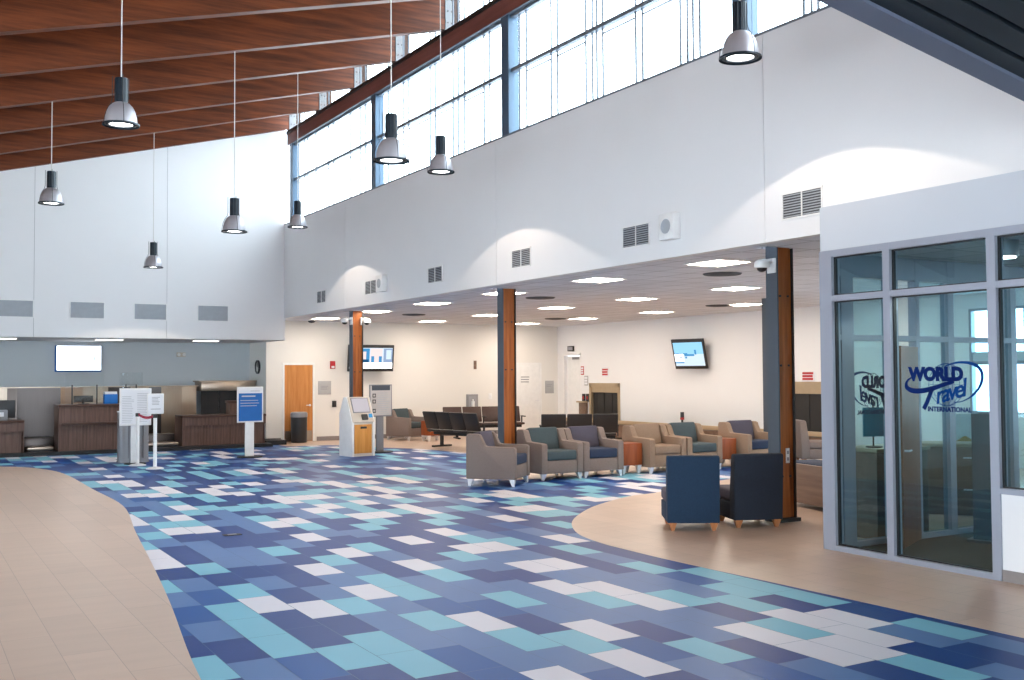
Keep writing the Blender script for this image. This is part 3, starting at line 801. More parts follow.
beam_seat('black linked seats seen from behind above the teal and navy armchairs', (13.72, 20.15, 0), R(149.5), 3, 'leather', .60)

# wooden bench and cabinet seen between column and office
t = thing('bench', 'low wood-backed bench with navy pad visible between nearest column and glass office', 'bench', (11.0, 9.72, 0), R(-101.5))
MB().box((-.7, -.62, .06), (.7, -.56, .585), .01).build('back_panel', M['benchwood'], t)
MB().box((-.7, -.56, .06), (.7, -.05, .40), .01).build('seat_base', M['benchwood'], t)
MB().box((-.68, -.54, .40), (.68, -.05, .60), .03).build('seat_pad', M['f_navy'], t)
# ------------------------------------------------------------------ text helper
def text_mesh(txt, size, name, m, parent=None, mtx=None, shear=0., off=0., depth=.0015, align='CENTER', spacing=1.):
    cu = bpy.data.curves.new(name, 'FONT'); cu.body = txt; cu.size = size; cu.align_x = align; cu.align_y = 'CENTER'
    cu.shear = shear; cu.offset = off; cu.extrude = depth; cu.space_character = spacing; cu.resolution_u = 4
    ob = bpy.data.objects.new(name, cu); COL.objects.link(ob)
    dg = bpy.context.evaluated_depsgraph_get()
    me = bpy.data.meshes.new_from_object(ob.evaluated_get(dg))
    bpy.data.objects.remove(ob); bpy.data.curves.remove(cu)
    o = bpy.data.objects.new(name, me); me.materials.clear(); me.materials.append(m); COL.objects.link(o)
    if mtx: me.transform(mtx)
    if parent: o.parent = parent
    return o
UP = Matrix.Rotation(PI/2, 4, 'X')          # text plane xy -> xz, facing -y

# ------------------------------------------------------------------ signs and stands
def lines(mb, x0, x1, z0, z1, n, y, h=.010, jit=.3, seed=1):
    r = random.Random(seed)
    for i in range(n):
        z = z1-(z1-z0)*(i+.5)/n
        mb.box((x0, y-.002, z-h/2), (x1-(x1-x0)*jit*r.random(), y-.0005, z+h/2))
def sign_stand(name, label, loc, rz_, w, z0, z1, pw, m_board, base=.24, m_post='white', m_frame='white', round_base=True):
    t = thing(name, label, 'sign', loc, rz_, None)
    MB().box((-w/2, -.03, z0), (w/2, .0, z1), .008).build('frame', M[m_frame], t)
    MB().box((-w/2+.03, -.034, z0+.03), (w/2-.03, -.029, z1-.03)).build('panel', M[m_board], t, smooth=False)
    MB().box((-pw/2, .002, .02), (pw/2, .05, z1-.1), .006).build('post', M[m_post], t)
    if round_base: MB().lathe([(base, .001), (base, .016), (base*.85, .024), (.001, .026)]).build('base', M['steel_black'], t)
    return t
t = sign_stand('sign_stand', 'blue printed notice with white header on a white post before right counter', (6.79, 23.05, 0), R(3), .60, .78, 1.575, .20, 'blue', .28)
MB().box((-.27, -.036, 1.43), (.27, -.0335, 1.545)).build('header', M['paper'], t, smooth=False)
l = MB(); lines(l, -.20, .12, 1.33, 1.40, 1, -.034, .03, .1); lines(l, -.23, .22, 1.12, 1.30, 3, -.034, .012, .4, 4); lines(l, .0, .22, 1.46, 1.50, 1, -.036, .02, 0)
l.build('lettering', M['inklight'], t, smooth=False)
t = sign_stand('sign_stand', 'white framed two-column notice on a white post before the grey podium', (4.25, 22.62, 0), R(2), .64, .80, 1.575, .16, 'paper', .22)
l = MB(); lines(l, -.27, -.03, .86, 1.42, 16, -.034, .012, .25, 2); lines(l, .03, .27, .86, 1.48, 17, -.034, .012, .25, 3); l.build('lettering', M['inklight'], t, smooth=False)
t = sign_stand('sign_stand', 'grey information board with dark header and three square icons behind the kiosk', (9.82, 22.75, 0), R(8), .62, .84, 1.60, .19, 'palegrey', .3, 'greymetal', 'greymetal')
MB().box((-.25, -.037, 1.46), (.25, -.0335, 1.58)).build('header', M['steel_dark'], t, smooth=False)
ic = MB()
for z in (1.34, 1.20, .98): ic.box((-.23, -.037, z-.045), (-.14, -.0335, z+.045))
ic.build('icon', M['steel_black'], t, smooth=False)
ic = MB()
for z in (1.34, 1.20, .98): ic.box((-.212, -.039, z-.025), (-.158, -.0365, z+.025))
ic.build('icon_centre', M['palegrey'], t, smooth=False)
l = MB(); lines(l, -.10, .23, .88, 1.42, 11, -.034, .012, .3, 9); l.build('lettering', M['inklight'], t, smooth=False)

# grey podium behind the white sign
t = thing('podium', 'grey curved metal podium behind the white two-column notice', 'podium', (4.32, 23.1, 0))
pr = [( .295*math.cos(a), .20*math.sin(a)) for a in [PI+PI*i/16 for i in range(17)]]+[(.295, .26), (-.295, .26)]
MB().prism(pr, 'z', .03, 1.06, 0).build('shell', M['greymetal'], t)
MB().prism([(a*1.03, b*1.03) for a, b in pr], 'z', 1.06, 1.085).build('top', M['white'], t)
MB().prism([(a*1.04, b*1.04) for a, b in pr], 'z', .001, .03).build('plinth', M['greymetal'], t)
MB().box((-.15, -.205, .10), (-.148, -.16, 1.0)).box((.148, -.205, .10), (.15, -.16, 1.0)).build('seam', M['steel_black'], t, smooth=False)

# stanchions
def stanchion(label, loc, sign):
    t = thing('stanchion', label, 'stanchion', loc, 0, 'white queue posts')
    MB().lathe([(.17, .001), (.17, .012), (.12, .03), (.04, .045), (.035, .05)], close=True).build('base', M['chrome'], t)
    MB().cyl((0, 0, .04), (0, 0, 1.0), .036, n=20).build('post', M['white'], t)
    MB().cyl((0, 0, 1.0), (0, 0, 1.07), .044, n=20).build('belt_head', M['black'], t)
    if sign:
        s = MB().box((-.16, -.02, 1.08), (.16, .0, 1.48), .012).build('notice_frame', M['white'], t)
        MB().box((-.14, -.024, 1.10), (.14, -.019, 1.46)).build('notice', M['paper'], s, smooth=False)
        l = MB(); lines(l, -.07, .09, 1.25, 1.42, 6, -.0235, .01, .3); lines(l, -.09, .10, 1.16, 1.19, 1, -.0235, .012, .1); l.build('lettering', M['ink'], s, smooth=False)
    return t
sa = (4.36, 21.2); sb = (4.22, 22.2)
stanchion('white queue post with a framed notice on top', (sa[0], sa[1], 0), True)
stanchion('white queue post directly before the white notice sign, holding the red belt end', (sb[0], sb[1], 0), False)
mb = MB()
pts = [Vector((sb[0], sb[1], 1.04)).lerp(Vector((sa[0], sa[1], 1.04)), .05+.9*i/10) for i in range(11)]
for i, p in enumerate(pts): p.z -= .05*math.sin(PI*i/10)
for a, b in zip(pts[:-1], pts[1:]):
    dx = Vector((.003, 0, 0))
    mb._new([a-dx-Vector((0, 0, .025)), b-dx-Vector((0, 0, .025)), b-dx+Vector((0, 0, .025)), a-dx+Vector((0, 0, .025)), a+dx-Vector((0, 0, .025)), b+dx-Vector((0, 0, .025)), b+dx+Vector((0, 0, .025)), a+dx+Vector((0, 0, .025))],
            [(0,1,2,3), (7,6,5,4), (3,2,6,7), (0,4,5,1)])
tag(mb.build('queue_belt', M['redbelt']), 'short red webbing belt slung between the two white queue posts', 'belt')

# kiosk
t = thing('check_in_kiosk', 'white and oak self check-in kiosk with sloped lit screen', 'kiosk', (8.95, 22.02, 0), R(9))
sp = [(-.26, .001), (.30, .001), (.30, .95), (.12, 1.33), (-.02, 1.33), (-.26, .76)]
for s in (-1, 1):
    lo, hi = (-.30, -.24) if s < 0 else (.24, .30)
    MB().prism(sp, 'x', lo, hi, .008).build('side_panel', M['white'], t)
MB().prism([(-.22, .001), (.27, .001), (.27, .93), (.10, 1.30), (-.01, 1.30), (-.235, .76)], 'x', -.24, .24).build('cabinet', M['beige'], t, smooth=False)
MB().box((-.225, -.245, .07), (.225, -.215, .715), .006).build('front_panel', M['kioskwood'], t)
MB().box((-.07, -.252, .62), (.09, -.242, .67), .004).build('ticket_slot', M['black'], t)
sl = Matrix.Translation((0, -.125, 1.045)) @ Matrix.Rotation(-math.atan2(.225, .54), 4, 'X')
MB().box((-.28, -.03, -.31), (.28, .03, .30), .012, sl).build('console', M['beige'], t)
f = MB().box((-.225, -.045, -.09), (.225, -.025, .27), .006, sl).build('screen_bezel', M['greymetal'], t)
MB().box((-.205, -.049, -.07), (.205, -.044, .25), 0, sl).build('screen', M['scrlit'], f, smooth=False)
MB().box((-.03, -.06, -.26), (.12, -.028, -.13), .006, sl).build('card_reader', M['black'], t)
MB().box((.16, -.05, -.21), (.25, -.028, -.12), .006, sl).build('badge', M['scrmid'], t)

# trash bin
t = thing('trash_bin', 'black round litter bin with stainless rim before the brown door', 'trash bin', (9.42, 27.38, 0))
MB().lathe([(.205, .001), (.215, .02), (.225, .70), (.001, .70)]).build('body', M['black'], t)
MB().lathe([(.232, .69), (.232, .80), (.20, .83), (.12, .835), (.10, .80), (.09, .75)], close=False).build('rim', M['greymetal'], t)

# ------------------------------------------------------------------ lounge walls: doors, TVs, signs
def door(nm, label_unused, x0, x1, h, m, y=YL):
    fr = MB(); w = .06
    fr.box((x0-w, y-.02, 0), (x0, y-.001, h+w)); fr.box((x1, y-.02, 0), (x1+w, y-.001, h+w)); fr.box((x0, y-.02, h), (x1, y-.001, h+w))
    d = struct(fr.build(nm, M['white'], smooth=False))
    MB().box((x0+.003, y-.012, .01), (x1-.003, y-.001, h-.003)).build('door_leaf', m, d, smooth=False)
    hd = MB(); hx = x1-.08
    hd.cyl((hx, y-.012, 1.0), (hx, y-.06, 1.0), .012, n=10); hd.cyl((hx, y-.055, 1.0), (hx-.12, y-.055, 1.0), .010, n=10); hd.cyl((hx, y-.012, 1.0), (hx, y-.018, 1.0), .03, n=16)
    hd.build('door_handle', M['chrome'], d)
    return d
d = door('door_1', '', 9.13, 9.94, 2.12, M['door'])
MB().box((9.15, YL-.015, .02), (9.92, YL-.0121, .30)).build('kick_plate', M['inox'], d, smooth=False)
d = door('door_2', '', 16.5, 17.42, 2.13, M['white'])
l = MB(); lines(l, 16.72, 17.1, 1.55, 1.78, 3, YL-.012, .03, .3, 5); l.build('lettering', M['ink'], d, smooth=False)
def wall_plate(name, label, cat, lo, hi, m, bev=.004, group=None):
    return tag(MB().box(lo, hi, bev).build(name, M[m]), label, cat, group)
t = thing('notice_sign', 'square grey notice plate on lounge wall right of the brown door', 'sign', (10.29, YL, 1.48), 0)
MB().box((-.19, -.015, -.19), (.19, -.001, .19), .004).build('plate', M['signgrey'], t)
l = MB(); lines(l, -.11, .11, -.06, .06, 3, -.015, .018, .2); l.build('lettering', M['ink'], t, smooth=False)
t = thing('fire_alarm', 'red fire alarm sounder on lounge wall left of the farthest column', 'fire alarm', (10.52, YL, 2.12))
MB().box((-.075, -.05, -.11), (.075, -.008, .11), .01).build('housing', M['red'], t); MB().box((-.06, -.008, -.09), (.06, 0, .09)).build('wall_mount', M['white'], t, smooth=False)
MB().box((-.045, -.06, -.09), (.045, -.05, -.03), .004).build('strobe', M['white'], t)
t = thing('fire_alarm_pull', 'small dark wall device below the grey notice plate', 'wall device', (10.57, YL, 1.02))
MB().box((-.06, -.04, -.09), (.06, -.008, .09), .006).build('housing', M['black'], t); MB().box((-.04, -.008, -.07), (.04, 0, .07)).build('wall_mount', M['black'], t, smooth=False)
t = thing('extinguisher_cabinet', 'grey fire extinguisher cabinet on lounge wall above the brown linked seats', 'cabinet', (14.98, YL, .96))
MB().box((-.19, -.06, -.27), (.19, -.001, .27), .006).build('frame', M['greymetal'], t)
MB().box((-.13, -.065, -.21), (.13, -.0595, .21)).build('door', M['ink'], t, smooth=False)
MB().cyl((0, -.085, -.15), (0, -.085, .06), .045, n=16).cyl((0, -.085, .06), (0, -.085, .12), .02, n=10).build('extinguisher', M['white'], t)
t = thing('light_switch', 'small white switch plate on lounge wall left of the middle column', 'switch', (15.62, YL, 1.16))
MB().box((-.06, -.012, -.09), (.06, -.001, .09), .004).build('plate', M['white'], t); MB().box((-.02, -.018, -.04), (.02, -.011, .04), .003).build('rocker', M['paper'], t)
t = thing('wall_sign', 'small vertical red-brown plaque high on lounge wall', 'sign', (15.1, YL, 2.12))
MB().box((-.05, -.012, -.13), (.05, -.001, .13), .003).build('plate', M['benchwood'], t)
t = thing('notice_sign', 'grey notice plate near the far lounge corner right of the white door', 'sign', (17.78, YL, 1.42))
MB().box((-.16, -.015, -.2), (.16, -.001, .2), .004).build('plate', M['signgrey'], t)
l = MB(); lines(l, -.1, .1, 0, .1, 2, -.015, .018, .2); l.build('lettering', M['ink'], t, smooth=False)

# TV on back lounge wall
def tv(label, loc, rz_, tilt, w, h, art):
    t = thing('wall_tv', label, 'television', loc, rz_)
    rt = Matrix.Rotation(R(tilt), 4, 'X')
    MB().box((-w/2, -.03, -h/2), (w/2, .03, h/2), .008, rt).build('bezel', M['black'], t)
    MB().box((-.06, .03, -.06), (.06, .30, .06)).box((-.2, .28, -.2), (.2, .32, .2)).build('bracket', M['steel_black'], t, smooth=False)
    b = .045; bt = .085
    for nm, m, x0, x1, z0, z1, d in art:
        W, Hh = w-2*b, h-2*bt
        MB().box((-W/2+W*x0, -.0325-.0006*d, -Hh/2+Hh*z0), (-W/2+W*x1, -.031, -Hh/2+Hh*z1), 0, rt).build(nm, M[m], t, smooth=False)
    return t
t = tv('wall screen showing three portraits, right of the farthest column', (11.55, YL-.33, 2.31), R(-4), 8, 1.36, .76,
   [('screen', 'scrpale', 0, 1, 0, 1, 0), ('caption', 'scrwhite', 0, 1, 0, .28, 1), ('portrait', 'scrmid', .16, .46, .30, .97, 1), ('portrait', 'scrskin', .48, .76, .30, .97, 1), ('portrait', 'scrgrey', .79, 1, .30, .97, 1),
    ('portrait', 'scrdark', 0, .13, .30, .97, 1), ('figure', 'scrskin', .25, .38, .45, .82, 2), ('figure', 'scrmid', .50, .57, .30, .6, 2), ('figure', 'scrmid', .68, .75, .30, .6, 2), ('figure', 'scrpale', .85, .97, .45, .9, 2), ('figure', 'scrdark', .2, .44, .30, .44, 2)])
t = tv('tilted wall screen showing an aeroplane, on the far right lounge wall', (XR-.34, 20.93, 2.33), R(-77), 15, 1.02, .80,
   [('screen', 'scrblue', 0, 1, .5, 1, 0), ('tarmac', 'scrpale', 0, 1, 0, .5, 0), ('fuselage', 'scrwhite', 0, .30, .18, .52, 1), ('aeroplane', 'scrmid', .34, .68, .42, .50, 1), ('tail', 'scrmid', .70, .76, .48, .68, 1),
    ('wing', 'scrmid', .0, .45, .50, .545, 1), ('nose_mark', 'scrdark', .15, .25, .32, .38, 2), ('ground_vehicle', 'scrmid', .36, .42, .32, .40, 1), ('shadow_band', 'scrmid', 0, .3, .12, .18, 1)])

# far right wall: doorway, baggage hatches, conveyor
def hatch(label, y0, y1, z1):
    t = thing('baggage_hatch', label, 'baggage hatch', (XR, 0, 0), 0, 'baggage hatches')
    w = .07
    fr = MB(); fr.box((-.03, y0-.02, .40), (.21, y0+w, z1+.06)); fr.box((-.03, y1-w, .40), (.21, y1+.02, z1+.06)); fr.box((-.03, y0, z1-.05), (.21, y1, z1+.06))
    fr.build('frame', M['tanframe'], t, smooth=False)
    MB().box((.0, y0+w, z1-.22), (.2, y1-w, z1-.05)).build('valance', M['tanframe'], t, smooth=False)
    n = 7
    for i in range(n):
        a = y0+w+(y1-y0-2*w)*i/n; b = y0+w+(y1-y0-2*w)*(i+1)/n
        MB().box((.06+.012*(i % 2), a+.004, .42), (.072+.012*(i % 2), b-.004, z1-.2)).build('rubber_strip', M['curtain'], t, smooth=False)
    MB().box((.15, y0+.02, .42), (.19, y1-.02, z1)).build('backing', M['dark'], t, smooth=False)
hatch('baggage hatch with rubber strips left of the conveyor on far wall', 24.45, 25.95, 1.49)
hatch('baggage hatch with rubber strips visible just right of nearest column', 16.0, 18.1, 1.55)
t = thing('baggage_conveyor', 'long low baggage conveyor along the far right lounge wall', 'conveyor', (XR, 0, 0))
MB().box((-.85, 15.9, .05), (-.05, 26.1, .40)).build('side_skirt', M['benchwood'], t, smooth=False)
MB().box((-.90, 15.9, .40), (-.03, 26.1, .46), .01).build('belt_deck', M['slatgrey'], t)
MB().box((-.92, 15.88, .43), (-.86, 26.12, .53), .01).build('rail', M['tanframe'], t)
t = thing('warning_beacon', 'slim black beacon with a red band standing on the conveyor rail', 'beacon', (XR-.3, 21.3, .461))
MB().cyl((0, 0, 0), (0, 0, .14), .03, n=14).build('stem', M['steel_black'], t); MB().cyl((0, 0, .14), (0, 0, .20), .055, n=14).build('red_band', M['red'], t); MB().cyl((0, 0, .20), (0, 0, .34), .05, n=14).build('cap', M['black'], t)
for lab, y, z, m, w, h in (('small red and white wall sign left of the far baggage hatch', 26.35, 1.93, 'red', .16, .26), ('white notice with red lettering above the far baggage hatch', 25.15, 1.88, 'paper', .36, .26),
                        ('white notice with red lettering above the hatch right of nearest column', 17.15, 1.74, 'paper', .42, .24), ('grey notice plate beside the far baggage hatch frame', 26.15, 1.62, 'signgrey', .2, .3)):
    t = thing('wall_sign', lab, 'sign', (XR, y, z), -PI/2)
    MB().box((-w/2, -.012, -h/2), (w/2, -.001, h/2), .003).build('plate', M[m], t)
    l = MB(); lines(l, -w*.42, w*.42, -h*.42, h*.42, 3, -.012, h*.2, .2, 3); l.build('lettering', M['red' if m == 'paper' else 'paper'], t, smooth=False)
for y in (26.06, 26.27):
    t = thing('call_box', 'small dark call box beside the far hatch, %s one' % ('right' if y < 26.15 else 'left'), 'wall device', (XR, y, 1.1), -PI/2, 'dark call boxes')
    MB().box((-.07, -.04, -.12), (.07, -.001, .12), .006).build('housing', M['black'], t); MB().box((-.03, -.044, -.05), (.03, -.0395, .05)).build('button', M['red'], t, smooth=False)
# white door in its recess on the far wall
d = struct(MB().box((XR-.012, 26.44, 0), (XR+.01, 26.50, 2.46)).box((XR-.012, 27.35, 0), (XR+.01, 27.41, 2.46)).box((XR-.012, 26.44, 2.40), (XR+.01, 27.41, 2.46)).build('door_3', M['white'], smooth=False))
MB().box((XR+.10, 26.5, .01), (XR+.14, 27.35, 2.39)).build('door_leaf', M['white'], d, smooth=False)
MB().box((XR+.02, 26.55, 2.28), (XR+.10, 26.95, 2.36)).build('door_closer', M['greymetal'], d, smooth=False)
t = thing('drinking_fountain', 'low tan wall unit beside the recessed white door', 'wall unit', (XR-.02, 26.25, 0), 0)
MB().box((-.08, -.18, .55), (.01, .18, .95), .008).build('housing', M['benchwood'], t); MB().box((-.16, -.2, .95), (.01, .2, 1.0), .006).build('ledge', M['tanframe'], t)
t = thing('exit_sign', 'small dark sign above the recessed white door on far wall', 'sign', (XR, 26.95, 2.62), -PI/2)
MB().box((-.16, -.05, -.08), (.16, -.001, .08), .004).build('housing', M['steel_black'], t); MB().box((-.13, -.053, -.05), (.13, -.0495, .05)).build('face', M['ink'], t, smooth=False)

# clock on pier, emergency light
t = thing('wall_clock', 'black rimmed round clock on the narrow wall right of the check-in recess', 'clock', (8.62, 28.45, 2.07), -PI/2)
MB().lathe([(.19, 0), (.19, .05), (.165, .055), (.16, .02)], close=False).build('rim', M['black'], t).matrix_local = Matrix.Rotation(PI/2, 4, 'X')
MB().cyl((0, -.02, 0), (0, -.001, 0), .165, n=28).build('face', M['clockface'], t)
MB().box((-.006, -.03, 0), (.006, -.024, .12)).box((-.005, -.03, -.006), (.09, -.024, .006)).build('hand', M['black'], t, smooth=False)
t = thing('emergency_light', 'small cream twin emergency light on the pale blue check-in wall', 'light', (6.7, YK, 2.42))
MB().box((-.12, -.05, -.06), (.12, -.008, .06), .008).build('housing', M['beige'], t); MB().box((-.1, -.008, -.05), (.1, 0, .05)).build('wall_mount', M['white'], t, smooth=False)
for s in (-1, 1): MB().cyl((s*.07, -.09, .0), (s*.07, -.05, .0), .045, .04, n=16).build('lamp_head', M['white'], t)

# ------------------------------------------------------------------ check-in area
struct(MB().box((XLEFT, YB-.12, .001), (8.3, YK, .085)).box((8.3, YB+.45, .001), (8.85, YL-.03, .12)).build('trim_30', M['darkbase'], smooth=False))
def counter(label, x0, x1, y0, y1, h, ledge=None, side_left=True):
    t = thing('check_in_counter', label, 'counter', (x0, y0, .085), 0, 'walnut check-in counters')
    w, d = x1-x0, y1-y0
    h -= .085
    MB().box((.06, .10, .0), (w-.02, d, h-.18)).build('body', M['counter'], t, smooth=False)
    MB().box((0, -.02, h-.055), (w, d, h), .006).build('top', M['countertop'], t)
    MB().box((0, .02, h-.25 if ledge is None else ledge), (w-.0, .10, h-.055)).build('front_panel', M['counter'], t, smooth=False)
    MB().box((0, .0, 0), (.06, d, h-.055)).build('end_panel', M['counter'], t, smooth=False)
    MB().box((w-.05, .1, 0), (w, d, h-.055)).build('end_panel', M['counter'], t, smooth=False)
    if ledge is not None: MB().box((.06, -.04, ledge-.05), (w, .12, ledge), .004).build('ledge', M['countertop'], t)
    sm = MB()
    for k in range(1, int(w/.08)): sm.box((k*.08, .0985, .0), (k*.08+.004, .1, h-.26))
    sm.build('groove', M['countertop'], t, smooth=False)
    return t
counter('low walnut check-in counter at the left edge of the photo', .6, 2.50, YB+.02, YB+.8, .83)
counter('tall two-tier walnut check-in counter under the lit screen', 3.22, 5.05, YB-.02, YB+.8, 1.17, .66)
counter('long low walnut check-in counter behind the blue notice', 6.08, 8.2, YB+.15, YB+.95, .84)
t = thing('counter_box', 'small walnut counter riser standing on the long low counter', 'riser', (7.35, YB+.45, .84))
MB().box((0, 0, .001), (.75, .4, .34)).build('body', M['counter'], t, smooth=False); MB().box((-.02, -.02, .28), (.77, .42, .345), .005).build('top', M['countertop'], t)
def scale(label, x0, x1):
    t = thing('baggage_scale', label, 'baggage scale', (x0, YB+.25, .085), 0, 'steel baggage scales')
    w = x1-x0
    MB().box((0, .55, 0), (w, 1.2, .28), .008).build('rear_step', M['inoxd'], t)
    MB().box((.03, .0, .03), (w-.03, .55, .10), .008).build('platform', M['inox'], t)
    MB().box((.06, .05, 0), (w-.06, .5, .03)).build('foot', M['black'], t, smooth=False)
scale('low steel baggage scale between the left and the tall counters', 2.56, 3.19)
scale('low steel baggage scale left of the long low counter', 5.1, 6.04)
# stainless cladding of the back, angled bays; reflections painted in as bright and dark steel
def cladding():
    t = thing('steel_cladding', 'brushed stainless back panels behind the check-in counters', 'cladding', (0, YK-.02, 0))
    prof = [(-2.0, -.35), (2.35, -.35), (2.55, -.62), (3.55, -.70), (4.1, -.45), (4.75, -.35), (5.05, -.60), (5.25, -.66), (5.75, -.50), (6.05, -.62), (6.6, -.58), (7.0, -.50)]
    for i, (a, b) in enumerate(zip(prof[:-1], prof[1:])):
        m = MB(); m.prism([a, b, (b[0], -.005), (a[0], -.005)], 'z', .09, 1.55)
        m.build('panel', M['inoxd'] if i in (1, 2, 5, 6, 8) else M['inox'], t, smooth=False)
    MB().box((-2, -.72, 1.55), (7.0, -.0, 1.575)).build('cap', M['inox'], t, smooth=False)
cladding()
t = thing('baggage_hatch', 'stainless hooded baggage hatch with black curtain behind the blue notice', 'baggage hatch', (7.08, YK-.02, 0))
MB().box((0, -.72, 1.42), (1.5, -.0, 1.66), .006).build('hood', M['inox'], t)
MB().box((-.06, -.74, 1.66), (1.52, 0, 1.70)).build('cap', M['inox'], t, smooth=False)
for i in range(6): MB().box((.02+i*.245, -.62+.01*(i % 2), .5), (.02+i*.245+.24, -.605+.01*(i % 2), 1.42)).build('rubber_strip', M['dark'], t, smooth=False)
MB().box((0, -.6, .09), (1.5, 0, .5)).build('sill', M['inoxd'], t, smooth=False)
# screen on blue wall
t = thing('wall_tv', 'bright white screen on the pale blue check-in wall', 'television', (4.06, YK-.10, 2.31), 0)
MB().box((-.58, -.03, -.355), (.555, .04, .335), .006).build('bezel', M['blue'], t)
MB().box((-.54, -.034, -.315), (.545, -.029, .325)).build('screen', M['scrwhite'], t, smooth=False)
MB().box((-.43, -.036, .0), (-.39, -.0335, .03)).box((.36, -.036, -.06), (.41, -.0335, .05)).build('mark', M['scrpale'], t, smooth=False)
MB().box((-.2, .04, -.15), (.2, .09, .15)).build('bracket', M['steel_black'], t, smooth=False)
# sneeze guards
def guard(label, x0, x1, z):
    t = thing('sneeze_guard', label, 'screen', ((x0+x1)/2, YB+.15, z), 0, 'clear counter screens')
    w = x1-x0
    for s in (-1, 1): MB().box((s*w/2-.015, -.012, 0), (s*w/2+.015, .012, .46), .003).build('post', M['black'], t)
    MB().box((-w/2-.15, -.005, .05), (w/2+.15, .001, .75)).build('pane', M['acrylic'], t, smooth=False)
guard('clear screen on two black posts over left half of the tall counter', 3.53, 4.08, 1.17)
guard('clear screen on two black posts over right half of the tall counter', 4.74, 4.98, 1.17)
def monitor(label, x, y, z, w=.42, h=.26):
    t = thing('monitor', label, 'monitor', (x, y, z), 0, 'dark counter monitors')
    MB().box((-w/2, -.02, .04), (w/2, .02, .04+h), .006).build('display', M['black'], t)
    MB().cyl((0, 0, .012), (0, 0, .10), .03, n=12).build('stem', M['black'], t); MB().box((-.12, -.08, 0), (.12, .08, .014), .004).build('base', M['black'], t)
    return t
monitor('low black monitor on the tall counter between clear screen posts', 3.82, YB+.45, 1.17, .44, .16)
monitor('black monitor on the counter at the left edge of photo', 2.05, YB+.5, .83, .6, .42)
t = thing('label_printer', 'grey ticket printer on the counter at the left edge of photo', 'printer', (1.98, YB+.25, .83))
MB().box((-.18, -.12, 0), (.18, .12, .24), .012).build('housing', M['greymetal'], t); MB().box((-.10, -.124, .09), (.10, -.118, .19)).build('label', M['paper'], t, smooth=False)
t = thing('leaflet_box', 'blue box with white top on the tall check-in counter', 'box', (4.42, YB+.3, 1.17))
MB().box((-.16, -.10, 0), (.14, .10, .23), .004).build('carton', M['bluebox'], t); MB().box((-.15, -.09, .23), (.13, .09, .29), .004).build('leaflets', M['paper'], t)
t = thing('desk_phone', 'small dark handset unit on the tall counter right of the blue box', 'phone', (4.78, YB+.3, 1.17))
MB().box((-.10, -.06, 0), (.10, .06, .20), .012).build('body', M['greymetal'], t); MB().cyl((-.03, -.07, .04), (-.03, -.07, .18), .022, n=12).build('handset', M['black'], t)

# floor outlet
t = thing('floor_outlet', 'small dark rectangular plate set in the blue floor', 'floor outlet', (3.29, 11.85, .001), 0)
MB().box((-.10, -.06, 0), (.10, .06, .006), .002).build('plate', M['steel_black'], t); MB().box((-.05, -.03, .006), (.05, .03, .009)).build('cover', M['greymetal'], t, smooth=False)

